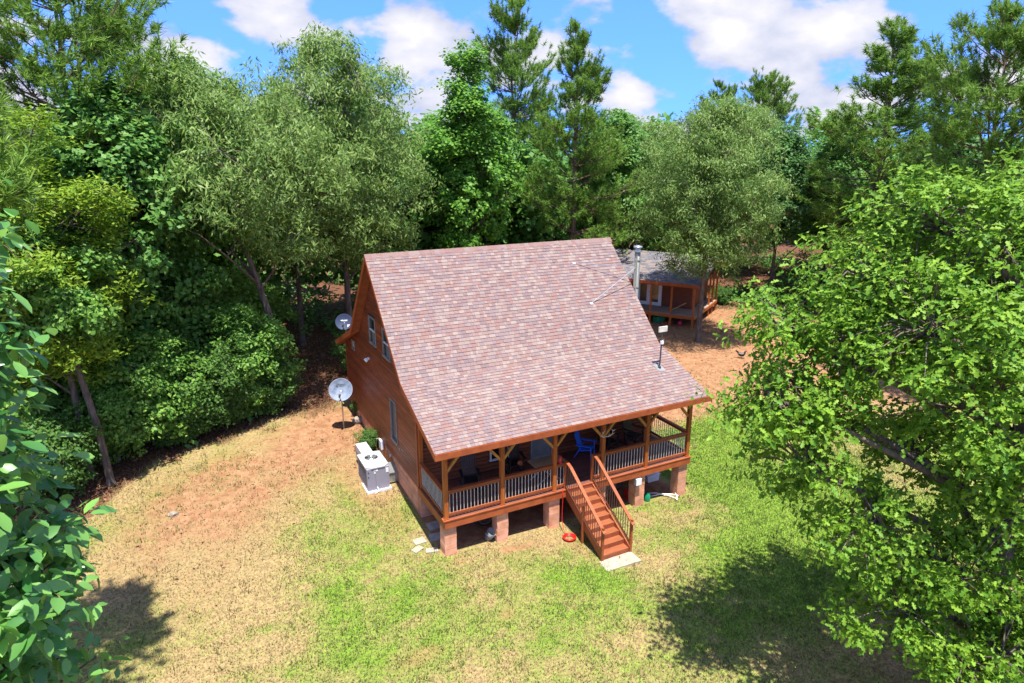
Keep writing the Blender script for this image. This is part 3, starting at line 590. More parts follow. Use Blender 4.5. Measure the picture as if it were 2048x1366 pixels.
# motorbikes under the deck
def bike(loc, rz_, label, tank):
    t = root('dirt_bike', loc, label, 'motorbike', rz=rz_)
    for x in (-.62, .62):
        w = MB(); Mx = Matrix.Translation((x, 0, .31)) @ Euler((R(90), 0, 0)).to_matrix().to_4x4()
        w.lathe([(.25, -.035), (.31, -.03), (.325, 0), (.31, .03), (.25, .035), (.25, -.035)], 28, 0, Mx); w = w.build('wheel', M_rub, t, True)
        MB().lathe([(.235, -.02), (.252, -.02), (.252, .02), (.235, .02), (.235, -.02)], 28, 0, Mx).build('rim', M_galv, w); MB().lathe([(0, -.04), (.04, -.04), (.04, .04), (0, .04)], 12, 0, Mx).build('hub', M_galv, w)
        sp_ = MB()
        for k in range(14): a = k*math.pi/7; sp_.beam((x+.03*math.cos(a), 0, .31+.03*math.sin(a)), (x+.24*math.cos(a+.2), 0, .31+.24*math.sin(a+.2)), .006, .006, up=(0, 1, 0))
        sp_.build('spokes', M_galv, w)
    MB().tube([(.62, .05, .31), (.40, .05, .86)], .022, 8).build('fork', M_galv, t); MB().tube([(.62, -.05, .31), (.40, -.05, .86)], .022, 8).build('fork', M_galv, t)
    MB().tube([(.40, 0, .80), (.1, 0, .35), (-.2, 0, .32), (-.62, 0, .31)], .025, 8).build('frame', M_black, t); MB().box((-.15, -.11, .25), (.18, .11, .52)).build('engine', M_grey, t)
    MB().lathe([(0, -.22), (.10, -.15), (.13, 0), (.10, .14), (0, .2)], 14, 0, Matrix.Translation((.16, 0, .72)) @ Euler((0, R(80), 0)).to_matrix().to_4x4()).build('tank', tank, t, True)
    MB().prism([(-.62, .74), (.02, .70), (.02, .76), (-.62, .80)], 'y', -.11, .11).build('seat', M_black, t); MB().prism([(.40, .64), (.92, .58), (.90, .60), (.40, .67)], 'y', -.06, .06).build('fender', M_white, t)
    MB().tube([(.36, -.33, .92), (.40, -.1, .88), (.40, .1, .88), (.36, .33, .92)], .014, 8).build('handlebar', M_black, t)
bike((1.25, 1.15, float(H(1.2, 1.1))), -.2, 'dirt bike with white fender parked under the left of the porch', M_white)
bike((7.05, 1.0, float(H(7, 1))), .5, 'dirt bike with red tank parked under the porch right of the stairs', M_red)
def simple(name, loc, label, cat, parts, rz_=0, group=None):
    t = root(name, loc, label, cat, group, rz_)
    for nm, mb, m, sm in parts: mb.build(nm, m, t, sm)
    return t
h = lambda x, y: float(H(x, y))
simple('bucket', (1.62, .30, h(1.6, .3)), 'grey bucket tipped against a pier under the porch', 'bucket', [('body', MB().lathe([(0, 0), (.13, 0), (.165, .34), (.155, .34), (.12, .02), (0, .02)], 18, 0, Matrix.Translation((0, 0, .05)) @ Euler((R(25), .3, 0)).to_matrix().to_4x4()), M_grey, True), ('handle', MB().tube([(-.15, -.1, .33), (-.1, -.3, .3), (.1, -.3, .28), (.15, -.12, .3)], .006, 6), M_galv, False)])
simple('gas_can', (7.62, .62, h(7.6, .6)+.0), 'red fuel can under the porch beside the dirt bike', 'fuel can', [('body', MB().prism([(-.16, 0), (.16, 0), (.16, .26), (.06, .34), (-.16, .34)], 'y', -.11, .11), M_red, False), ('spout', MB().tube([(.08, 0, .31), (.2, 0, .42)], .022, 8), M_ink, False), ('handle', MB().tube([(-.14, 0, .33), (-.1, 0, .41), (.03, 0, .41), (.06, 0, .33)], .015, 6), M_red, False)])
simple('utility_box', (7.40, -.03, .74), 'pale grey electrical box fixed to a porch pier', 'utility box', [('body', MB().box((-.10, -.09, 0), (.12, .045, .26)), M_actop, False), ('lid', MB().box((-.11, -.105, .02), (.13, -.092, .27)), M_white, False)])
simple('jug', (8.12, .22, h(8.1, .2)), 'green plastic jug behind a pier at the right of the porch', 'jug', [('body', MB().lathe([(0, 0), (.11, 0), (.12, .05), (.12, .22), (.05, .32), (.03, .36), (0, .36)], 16), M_grn, True), ('cap', MB().lathe([(.035, .35), (.035, .39), (0, .39)], 10), M_ink, True)])
simple('storage_tub', (9.25, 1.45, h(9.2, 1.4)), 'white plastic tub under the right end of the porch', 'tub', [('body', MB().prism([(-.26, 0), (.26, 0), (.30, .28), (-.30, .28)], 'y', -.2, .2), M_white, False), ('rim', MB().box((-.32, -.22, .27), (.32, .22, .30)), M_white, False)])
scr = MB()
for p, q_ in (((-.5, .5, .08), (.1, .1, .05)), ((-.2, .45, .05), (.35, -.3, .04)), ((.05, .1, .06), (.45, -.25, .12)), ((-.45, .3, .03), (.3, .0, .10)), ((.3, -.35, .02), (.42, -.1, .16))): scr.tube([p, ((p[0]+q_[0])/2+.03, (p[1]+q_[1])/2, (p[2]+q_[2])/2+.05), q_], .015, 6)
simple('scrap_pipes', (8.85, .10, h(8.9, .1)), 'loose white plastic pipe offcuts lying by the right corner pier', 'pipes', [('pipe', scr, M_white, False)])
hs = MB()
for k in range(3): hs.tube([((.17+.02*k)*math.cos(a), (.17+.012*k)*math.sin(a), .025+.03*k) for a in np.linspace(0, 2*math.pi, 25)], .028, 6, cap=False)
simple('hose_coil', (4.10, -.78, h(4.2, -.8)), 'coiled red hose on the ground left of the stairs', 'hose', [('coil', hs, M_red, True)])
o = MB().tube([(4.22, -.09, 1.40), (4.23, -.11, 1.1), (4.20, -.13, .7), (4.16, -.20, .3), (4.13, -.35, .05), (4.12, -.52, -.06), (4.13, -.60, -.08)], .012, 6).build('hose', M_red, None, True); tag(o, 'red hose hanging down from the porch edge left of the stairs', 'hose')
pd = MB().prism([(4.22, -2.80), (5.50, -2.82), (5.48, -2.27), (4.26, -2.27)], 'z', -.22, -.085).build('concrete_pad', M_conc, None); tag(pd, 'pale concrete slab at the foot of the porch stairs', 'slab')
for i, (x, y, sx_, sy_, a, lb, m) in enumerate(((-.46, 1.13, .20, .17, .1, 'square pale paver in the sun beside the corner pier, farthest of three', M_conc), (-.66, .74, .19, .12, .5, 'pale paver in the sun, leftmost of the three by the corner pier', M_conc), (-.26, .50, .20, .12, -.2, 'pale paver in the sun touching the porch shadow', M_conc), (.30, 1.75, .26, .22, .1, 'shaded grey paver under the porch, farther from the corner pier', M_cshade), (.14, 1.12, .26, .2, -.1, 'shaded grey paver under the porch, nearer the corner pier', M_cshade))):
    o = MB().prism([(-sx_, -sy_), (sx_*.95, -sy_*1.05), (sx_, sy_*.9), (-sx_*.9, sy_)], 'z', -.05, .035).build('paver', m, None, loc=(x, y, h(x, y)), rot=(0, 0, a)); tag(o, lb, 'paver', 'loose pavers by the porch corner')
def rock(name, loc, s, label, seed):
    r = np.random.RandomState(seed); import bmesh as bmm; b = bmm.new(); bmm.ops.create_icosphere(b, subdivisions=2, radius=1)
    for v in b.verts: v.co *= 1+.25*(r.rand()-.5); v.co.x *= s[0]; v.co.y *= s[1]; v.co.z *= s[2]
    me = bpy.data.meshes.new(name); b.to_mesh(me); b.free(); me.materials.append(M_stone); o = link(name, me, None, loc); return tag(o, label, 'rock')
rock('rock', (-.13, 10.1, h(-.1, 10.1)+.12), (.24, .2, .2), 'grey field stone at the foot of the left wall behind the dish', 3)
rock('rock', (-7.55, 5.95, h(-7.5, 5.9)+.03), (.17, .12, .09), 'dark stone lying alone in the straw coloured grass on the left', 4)

# ------------------------------------------------------------ back cabin
KX, KY, KZ = 24.4, 15.9, .62; ang = math.atan2(.842, -.54)   # local x runs left along the front, local y is given by -v
cab = root('cabin', (KX, KY, KZ), 'small brown cabin with grey shingle roof and porch, half hidden by a tree', 'cabin')
ux = Vector((-.54, .842, 0)); vy = Vector((.842, .54, 0)); B = Matrix(((ux.x, vy.x, 0, 0), (ux.y, vy.y, 0, 0), (0, 0, 1, 0), (0, 0, 0, 1)))
cab.matrix_world = Matrix.Translation((KX, KY, KZ)) @ B
# mirrored basis (left-handed): geometry is symmetric boxes, so faces stay closed
cw = MB().box((.80, 2.08, .86), (7.0, 6.4, 3.35)).build('wall', mat('cabin_siding', (.20, .055, .025), (.14, .04, .02), 3, .6, stretch=(1, 1, 6)), cab)
for z in np.arange(.9, 3.3, .15): piece('siding_board', cw, (1.85, 2.072, z+.075), (2.1, .02, .162), MATS['cabin_siding'], (-.07, 0, 0)); piece('siding_board', cw, (5.85, 2.072, z+.075), (2.3, .02, .162), MATS['cabin_siding'], (-.07, 0, 0)); piece('siding_board', cw, (.792, 4.24, z+.075), (.02, 4.3, .162), MATS['cabin_siding'], (0, .07, 0))
cr_ = [(-.42, 3.13), (3.9, 4.50), (6.9, 3.5)]
rf = MB()
for i in range(2): rf.prism([cr_[i], cr_[i+1], (cr_[i+1][0], cr_[i+1][1]-.12), (cr_[i][0], cr_[i][1]-.12)], 'x', -.35, 7.4)
rf = rf.build('roof', M_soff, cab)
MB().box((-.37, -.46, 2.93), (7.42, -.42, 3.135)).build('fascia', M_trim, rf)
for i in range(2): (y0, z0), (y1, z1) = cr_[i], cr_[i+1]; MB().prism([(y0, z0+.003), (y1, z1+.003), (y1, z1-.2), (y0, z0-.2)], 'x', -.39, -.35).build('rake_board', M_trim, rf)
CSH = [mat('cabin_shingle_'+n, c, tuple(v*.8 for v in c), 40, .92, spec=.15) for n, c in (('grey', (.19, .18, .19)), ('brown', (.26, .205, .18)), ('slate', (.135, .13, .15)))]
fld = MB()
for i in range(2):
    (y0, z0), (y1, z1) = cr_[i], cr_[i+1]
    if i == 1: (y0, z0), (y1, z1) = (y1, z1), (y0, z0)
    ln = math.hypot(y1-y0, z1-z0); a = math.atan2(z1-z0, y1-y0); c, s_ = math.cos(a), math.sin(a); k = int(ln/.145)
    for j in range(k):
        x = -.37-r5.random()*.2
        while x < 7.4:
            w = r5.choice((.25, .3, .4)); yq = y0+c*ln*j/k; zq = z0+s_*ln*j/k
            fld.add([(x+w/2+p[0], yq+p[1]*c-p[2]*s_, zq+p[1]*s_+p[2]*c) for p in wedge(w-.005, 0)], CUBE, r5.choice((0, 0, 1, 2))); x += w
tag(fld.build('shingle_field', CSH, rf), kind='stuff')
cd = MB().box((.03, .03, .66), (7.0, 2.05, .84)).box((.03, 2.05, .66), (.78, 6.4, .84)).build('porch_deck', M_riser, cab)
for y in np.arange(0, 2.0, .142): piece('deck_board', cd, (3.5, y+.07, .858), (7.0, .136, .034), mat('weathered_deck', (.34, .27, .20), (.25, .19, .14), 4, .8, orand=.15))
for y in np.arange(2.06, 6.35, .142): piece('deck_board', cd, (.40, y+.07, .858), (.78, .136, .034), MATS['weathered_deck'])
MB().box((-.02, -.03, .64), (7.0, .02, .846)).build('rim_board', M_post, cd); MB().box((-.03, .02, .64), (.02, 6.4, .846)).build('rim_board', M_post, cd)
for x in (.12, 1.66, 3.12, 4.6, 6.1): piece('post', cab, (x, .07, 1.93), (.12, .12, 2.12), M_post); piece('footing_post', cab, (x, .07, .25), (.14, .14, .86), M_post)
for y in (4.2, 5.2, 6.3): piece('post', cab, (.08, y, 2.0), (.11, .11, 2.26), M_post); piece('footing_post', cab, (.08, y, .25), (.12, .12, .86), M_post)
MB().box((.02, .0, 2.80), (7.0, .14, 2.98)).build('porch_beam', M_trim, cab)
d_r = MB()
for a, b_ in (((2.98, 2.03, .88), (3.10, 2.08, 2.95)), ((4.72, 2.03, .88), (4.84, 2.08, 2.95)), ((3.10, 2.03, 2.84), (4.72, 2.08, 2.95)), ((3.85, 2.03, .88), (3.97, 2.08, 2.84)), ((3.10, 2.03, .88), (3.85, 2.08, 1.12)), ((3.97, 2.03, .88), (4.72, 2.08, 1.12)), ((3.10, 2.035, 1.12), (3.22, 2.08, 2.84)), ((3.73, 2.035, 1.12), (3.85, 2.08, 2.84)), ((3.97, 2.035, 1.12), (4.09, 2.08, 2.84)), ((4.60, 2.035, 1.12), (4.72, 2.08, 2.84))): d_r.box(a, b_)
d_r = d_r.build('french_door', M_white, cab)
for a, b_ in ((3.22, 3.73), (4.09, 4.60)): MB().box((a, 2.055, 1.12), (b_, 2.06, 2.84)).build('pane', mat('door_glass_reflection', (.10, .06, .04), (.16, .10, .06), 1.2, .05, spec=.9), d_r)  # brown in the glass colour paints the orange reflections on the panes
MB().tube([(3.88, 2.0, 1.85), (3.88, 2.03, 1.85)], .03, 8).build('handle', M_ink, d_r)
def cloc(a, b_, z=0): p = Vector((KX, KY, KZ)) + ux*a + vy*b_; return (p.x, p.y, h(p.x, p.y)+.0 if z == 0 else KZ+z)
o = MB().beam((0, 0, 0), (.95, .1, .55), .20, .04).build('plank', M_yel, None, loc=cloc(1.9, 1.1, .90)); o.rotation_euler = (0, 0, -.75); tag(o, 'pale lumber plank leaning on the deck of the small cabin', 'plank')
simple('storage_bin', cloc(2.6, .55), 'green bin stored under the cabin deck', 'bin', [('body', MB().prism([(-.3, 0), (.3, 0), (.36, .4), (-.36, .4)], 'y', -.25, .25), M_grn, False), ('lid', MB().box((-.38, -.27, .4), (.38, .27, .45)), M_grn, False)])
simple('fuel_jug', cloc(1.05, .35), 'pink red jug under the cabin deck near the tree trunk', 'jug', [('body', MB().lathe([(0, 0), (.14, 0), (.15, .25), (.06, .36), (0, .36)], 14), M_pink, True), ('handle', MB().tube([(.05, 0, .34), (.1, 0, .44), (.16, 0, .28)], .02, 6), M_pink, False)])
simple('lumber_pile', cloc(2.0, .5), 'low stack of reddish boards under the cabin deck', 'lumber', [('board', MB().box((-.6, -.12, .0), (.6, .0, .08)), M_rail, False), ('board', MB().box((-.55, .02, .0), (.62, .14, .08)), M_rail, False), ('board', MB().box((-.5, -.07, .082), (.55, .06, .16)), M_tread, False)])
# hen
hn = root('hen', (22.83, 9.97, h(22.8, 9.97)), 'small black hen walking on the red clay', 'hen', rz=-.6)
MB().tube([(-.27, 0, .36), (-.2, 0, .30), (-.08, 0, .24), (.06, 0, .24), (.14, 0, .32), (.17, 0, .42), (.21, 0, .45), (.26, 0, .44)], [.02, .06, .11, .12, .075, .045, .045, .01], 12).build('body', M_black, hn, True)
for s in (-1, 1): MB().tube([(0, s*.05, .16), (.01, s*.05, .06), (0, s*.05, .0), (.07, s*.05, .0)], .009, 6).build('leg', M_yel, hn)
MB().prism([(.18, .48), (.20, .53), (.22, .50), (.24, .53), (.25, .48)], 'y', -.008, .008).build('comb', M_red, hn); MB().prism([(-.2, .28), (-.40, .46), (-.36, .52), (-.18, .40)], 'y', -.02, .02).build('tail', M_black, hn)

# ------------------------------------------------------------ trees
def unit(v): return v/np.maximum(np.linalg.norm(v, axis=-1, keepdims=True), 1e-6)
def leaves(cent, rad, per, ln, wd, r, crown_c, up=.55, droop=.0, outw=.6, rand=.8, flat=.8):
    """kite leaves gathered in clumps round the points cent"""
    n = len(cent)*per; c = np.repeat(cent, per, 0); rr = np.repeat(rad, per)[:, None]
    off = unit(r.normal(size=(n, 3)))*(r.rand(n, 1)**.45); off[:, 2] *= flat; p = c+off*rr
    nrm = unit(outw*unit(p-crown_c) + np.array([0, 0, up]) + rand*r.normal(size=(n, 3))*.6 + .35*off)
    t = unit(np.cross(nrm, r.normal(size=(n, 3)))); t = unit(t - np.array([0, 0, droop])); s = unit(np.cross(nrm, t))
    k = (r.uniform(.65, 1.25, n))[:, None]; l_ = ln*k; w_ = wd*k
    V = np.stack([p, p+t*l_*.45+s*w_*.5, p+t*l_, p+t*l_*.45-s*w_*.5], 1).reshape(-1, 3)
    return V, np.arange(len(V)).reshape(-1, 4)
def crown_points(Ht, base, Rr, nl, ncl, r, prof, lean=(0, 0), full=False):
    """clump centres on the shells of several lobes, so that the outline is uneven"""
    cs = []; lobes = []
    for k in range(nl):
        t = (k+.5)/nl; z = base+(Ht-base)*(.12+.76*t); pr = prof(t)*Rr; a = k*2.4+r.rand()*1.0
        lr = max(.32*Rr, pr*.62)*(.8+.4*r.rand()); d = max(pr-lr*.75, 0)*(.6+.5*r.rand()); lobes.append((d*math.cos(a)+lean[0]*t, d*math.sin(a)+lean[1]*t, min(z, Ht-lr*.8), lr))
    lobes.append((lean[0], lean[1], Ht-.30*Rr*1.3, .36*Rr)); w = np.array([l[3]**2 for l in lobes]); w /= w.sum()
    ks = r.choice(len(lobes), ncl, p=w); d = unit(r.normal(size=(ncl, 3))); d[:, 2] = d[:, 2] if full else np.where(d[:, 2] < -.3, -d[:, 2]*.6, d[:, 2])
    Lb = np.array(lobes)[ks]; p = Lb[:, :3]+unit(d)*(Lb[:, 3]*(.55+.5*r.rand(ncl)))[:, None]*np.array([1, 1, .95]); return p
def limbs(mb, pts, Ht, base, tr, r, lean, nl=22, twigs=260, tz=.86):
    def axis_pt(z): t = max(0, min(1, (z)/Ht)); return Vector((lean[0]*max(0, t-.15)*1.1, lean[1]*max(0, t-.15)*1.1, z))
    zs = [-.4, .0, .35, base*.5, base, base+(Ht-base)*.35, base+(Ht-base)*.65, Ht*tz]; rr = [tr*1.55, tr*1.35, tr*1.05, tr*.92, tr*.8, tr*.55, tr*.3, tr*.08]
    mb.tube([axis_pt(z)+Vector((r.normal()*.03, r.normal()*.03, 0))*z*.3 for z in zs], rr, 10)
    idx = r.choice(len(pts), min(nl, len(pts)), replace=False); segs = []
    for i in idx:
        q = Vector(pts[i]); z0 = max(base*.75, q.z-abs((q-axis_pt(q.z)).length)*(.5+.5*r.rand())-.3); a = axis_pt(min(z0, Ht*.85)); m1 = a.lerp(q, .4)+Vector((0, 0, .25)); m2 = a.lerp(q, .75)+Vector((r.normal()*.15, r.normal()*.15, .25))
        k = tr*(.42-.22*min(1, z0/Ht)); mb.tube([a, m1, m2, q], [k, k*.7, k*.42, k*.12], 6, cap=False); segs += [m1, m2, q]
    segs = np.array([tuple(s) for s in segs])
    for p in pts[:twigs]:
        d = np.linalg.norm(segs-p, axis=1); j = d.argmin()
        if d[j] < 4 and d[j] > .05: mb.tube([segs[j], (np.array(segs[j])+p)/2+np.array([0, 0, .08]), p], [tr*.10, tr*.07, tr*.03], 4, cap=False)
egg = lambda t: math.sin(math.pi*(t*.82+.12))**.7
cone = lambda t: max(.12, 1.05-t)
round_ = lambda t: math.sqrt(max(.05, 1-(2*t-1)**2))
def proto(key, name, Ht, base, Rr, nl, ncl, per, ln, wd, lm, prof=egg, lean=(0, 0), tr=.2, seed=1, crad=.55, bark=None, **kw):
    r = np.random.RandomState(seed); pts = crown_points(Ht, base, Rr, nl, ncl, r, prof, lean, full=(prof is round_)); pts = pts[pts[:, 2] > .12]
    V, Fq = leaves(pts, np.full(len(pts), crad)*r.uniform(.7, 1.3, len(pts)), per, ln, wd, r, np.array([lean[0]*.6, lean[1]*.6, base+(Ht-base)*.42]), **kw)
    cm = arrmesh(name+'_crown', V, Fq, lm); tb_ = MB(); limbs(tb_, pts, Ht, base, tr, r, lean); tm = tb_.mesh(name+'_trunk', bark or M_bark); tm.polygons.foreach_set('use_smooth', [True]*len(tm.polygons)); return (name, cm, tm, Ht)
def pine(key, name, Ht, base, Rr, nw, seed, tr=.22, dens=1.0, prof=None):
    """pine: whorled limbs that carry needle tufts at the tips"""
    r = np.random.RandomState(seed); mb = MB(); mb.tube([(r.normal()*.04*i, r.normal()*.04*i, z) for i, z in enumerate((-.4, 0, .5, Ht*.25, Ht*.5, Ht*.75, Ht*.99))], [tr*1.5, tr*1.3, tr, tr*.85, tr*.65, tr*.36, .03], 10)
    tips = []; dirs = []
    for w in range(nw):
        t = w/(nw-1); z = base+(Ht-base)*min(1, t**.9*.985+r.normal()*.012); pr = (prof(t) if prof else (math.sin(math.pi*(.22+.78*t))**.8*.95+.08))*Rr
        for k in range(r.randint(5, 9) if t < .93 else 4):
            a = r.rand()*6.283; ln = pr*r.uniform(.45, 1.15); el = .12+.62*t+r.normal()*.2; d = np.array([math.cos(a)*math.cos(el), math.sin(a)*math.cos(el), math.sin(el)]); p0 = np.array([0, 0, z-.1]); e = p0+d*ln+np.array([0, 0, .14*ln])
            mb.tube([p0, p0+d*ln*.5, e], [tr*.30*(1-t*.6), tr*.18*(1-t*.6), .012], 5, cap=False)
            for q in range(max(3, int(ln*8.5*dens))):
                s = .35+.65*r.rand()**.7; sd = unit(np.cross(d, [0, 0, 1]))*r.normal()*.26*ln*(1.05-s*.5)+np.array([0, 0, 1])*r.normal()*.10*ln; tp_ = p0+(e-p0)*s+sd+np.array([0, 0, .10+.12*r.rand()]); tips.append(tp_); dirs.append(unit(d*.6+unit(sd+1e-6)*.35+np.array([0, 0, .75])))
                if r.rand() < .2: mb.tube([p0+(e-p0)*max(.2, s-.15), tp_], [.014, .007], 4, cap=False)
    tips = np.array(tips); dirs = np.array(dirs); per = 40; n = len(tips)*per; c = np.repeat(tips, per, 0); dd = unit(np.repeat(dirs, per, 0)*.75+r.normal(size=(n, 3))*.62)
    c = c+np.repeat(dirs, per, 0)*(r.rand(n, 1)-.5)*.36; ln_ = r.uniform(.22, .42, n)[:, None]; sd = unit(np.cross(dd, r.normal(size=(n, 3))))*.019
    V = np.stack([c-sd, c+sd, c+dd*ln_+sd*.5-np.array([0, 0, .02]), ], 1).reshape(-1, 3)
    cm = arrmesh(name+'_crown', V, np.arange(len(V)).reshape(-1, 3), L_pine); tm = mb.mesh(name+'_trunk', M_barkp); tm.polygons.foreach_set('use_smooth', [True]*len(tm.polygons)); return (name, cm, tm, Ht)
PR = {}
PR['A'] = proto('A', 'narrow_leaf_oak', 19.3, 3.4, 5.9, 18, 1150, 58, .30, .075, L_olive, tr=.24, seed=2, crad=.72, droop=.75, rand=1.0)
PR['A2'] = proto('A2', 'narrow_leaf_oak', 15.4, 3.8, 4.5, 13, 720, 58, .27, .07, L_olive, tr=.19, seed=7, crad=.62, droop=.75, rand=1.0)
PR['A3'] = proto('A3', 'narrow_leaf_oak', 15.4, 5.4, 4.8, 13, 720, 58, .27, .07, L_olive, lean=(-3.0, 1.0), tr=.17, seed=9, crad=.65, droop=.75, rand=1.0)
PR['B'] = proto('B', 'sweetgum_tree', 19.0, 2.5, 3.5, 16, 620, 52, .24, .20, L_sweet, tr=.2, seed=4, crad=.6)
PR['C'] = proto('C', 'leafy_tree', 15.0, 2.6, 4.0, 13, 560, 54, .25, .18, L_mid, tr=.18, seed=5, crad=.62)
PR['C2'] = proto('C2', 'leafy_tree', 14.0, 3.0, 3.6, 11, 480, 54, .25, .17, L_dark, tr=.16, seed=6, crad=.6)
PR['S'] = proto('S', 'slim_tree', 11.5, 5.4, 2.2, 8, 220, 50, .22, .15, L_shrub, lean=(-1.2, .6), tr=.15, seed=8, crad=.5)
PR['F'] = proto('F', 'feathery_tree', 12.8, 2.0, 2.1, 14, 480, 50, .17, .06, L_lime, tr=.12, seed=10, crad=.42, rand=1.2)
PR['E'] = proto('E', 'thicket_shrub', 5.4, .3, 2.7, 12, 430, 52, .19, .12, L_shrub, prof=round_, tr=.07, seed=12, crad=.45, bark=M_twig)
PR['E2'] = proto('E2', 'thicket_shrub', 4.2, .2, 2.3, 10, 330, 52, .17, .09, L_weed, prof=round_, tr=.06, seed=13, crad=.42, bark=M_twig)
PR['P'] = pine('P', 'pine_tree', 20, 8.0, 3.4, 15, 21)
PR['P4'] = pine('P4', 'pine_tree', 14.4, 10.3, 2.3, 9, 24, tr=.16, dens=1.3)
PR['P2'] = pine('P2', 'pine_tree', 20, 6.5, 4.6, 17, 22, tr=.25, prof=lambda t: max(.16, 1.02-t*.86))
PR['P3'] = pine('P3', 'pine_tree', 18.7, 8.5, 4.2, 14, 23, dens=1.1)
WIDE = {'yellow green feathery tree at the left behind the glossy leaves': 1.25, 'broad conical pine against the clouds at the upper right': 1.45, 'broad open crowned pine at the top left against the sky': 1.1, 'pine with a long bare trunk behind the right end of the roof ridge': 1.05}
def tree(key, x, y, ht, rz_, label, cat='tree', group=None, wide=1.0):
    wide = WIDE.get(label, wide)
    name, cm, tm, H0 = PR[key]; s = ht/H0
    t = root(name, (x, y, h(x, y)), label, cat, group, rz_); t.scale = (s*wide, s*wide, s)
    link('trunk' if cat == 'tree' else 'stem', tm, t); link('crown' if cat == 'tree' else 'foliage', cm, t); return t
G1 = 'trees at the edge of the woods'
TREES = [
 ('P3', -9.2, 15.1, 18.6, .4, 'broad open crowned pine at the top left against the sky'),
 ('P4', -10.5, -2.3, 14.2, 1.0, 'pine whose branch tips enter at the left edge above the glossy leaves'),
 ('F', -10.2, 9.7, 13.2, 0, 'yellow green feathery tree at the left behind the glossy leaves'),
 ('S', -9.51, 8.86, 9.6, 0, 'slim tree with a bare leaning trunk rising from the clay at the left'),
 ('C', -8.1, 13.6, 14.4, .7, 'glossy green tree right of the yellow green one, below the big pine'),
 ('A3', -2.52, 13.89, 15.2, 0, 'olive narrow leaved oak with leaning trunk, nearest to the satellite dishes'),
 ('A', 1.9, 19.2, 17.6, 1.3, 'tallest olive narrow leaved oak, directly behind the left end of the roof'),
 ('C2', -.19, 23.0, 14.8, 2, 'dark tree in the shade behind the tall narrow leaved oak'),
 ('B', 11.0, 23.5, 18.3, .5, 'bright green sweetgum behind the middle of the roof ridge'),
 ('P', 20.1, 34.1, 23.0, .2, 'taller far pine just left of the pine with the bare trunk'),
 ('S', -11.6, 3.4, 8.6, .5, 'small leafy tree almost hidden behind the glossy leaves, shading the clay'),
 ('S', -11.4, -.6, 7.6, 2.5, 'low leafy tree hidden behind the lower glossy leaves at the left edge'),
 ('P2', 19.0, 22.9, 19.6, 2.1, 'pine with a long bare trunk behind the right end of the roof ridge'),
 ('C', 24.8, 26.4, 15.0, 1.1, 'green tree just right of the bare trunked pine'),
 ('A', 22.60, 13.45, 15.2, 2.4, 'olive narrow leaved oak standing in front of the small cabin'),
 ('C2', 15.2, 29.5, 15.0, .3, 'dark tree between the sweetgum and the bare trunked pine'),
 ('P2', 37.7, 13.3, 19.8, .9, 'broad conical pine against the clouds at the upper right'),
 ('P3', 28.6, 1.6, 18.4, 1.9, 'pine at the top right corner above the lobed oak'),
 ('C2', 36.2, 20.1, 13.6, 2.6, 'dark green tree with a straight trunk right of the small cabin'),
 ('C', 32.2, 25.2, 13.8, .1, 'green tree behind the small cabin'),
 ('A2', 30.0, 31.5, 14.9, .8, 'olive tree behind the small cabin, below the two far pines'),
 ('C', 43.5, 21.0, 14.6, 1.7, 'green tree left of the broad conical pine'),
 ('A2', 41.5, 29.0, 16.0, 3.0, 'olive topped tree on the skyline left of the broad conical pine'),
 ('P', 50.1, 42.1, 18.8, 2.2, 'left one of the two small far pines on the skyline'),
 ('P3', 54.6, 39.6, 19.4, .6, 'right one of the two small far pines on the skyline'),
 ('C2', 38.5, 8.5, 13.4, .5, 'dark tree behind the lobed oak below the broad conical pine'),
 ('C', 35.5, 3.6, 12.8, 2.8, 'green tree behind the lobed oak near the right edge'),
 ('C2', 5.6, 28.5, 15.6, 1.4, 'dark tree in the gap between the tall narrow leaved oak and the sweetgum'),
 ('C', -4.3, 36.3, 17.8, .9, 'green treetop on the skyline left of the tall narrow leaved oak'),
 ('C2', -8.0, 25.0, 14.6, 2.2, 'dark tree deep in the woods at the left'),
 ('A2', -12.6, 20.4, 14.0, .4, 'olive tree behind the yellow green one at the left edge'),
 ('C', -14.2, 13.0, 12.4, 1.2, 'leafy tree at the far left edge of the woods'),
]
for a in TREES: tree(*a[:6], group=G1)
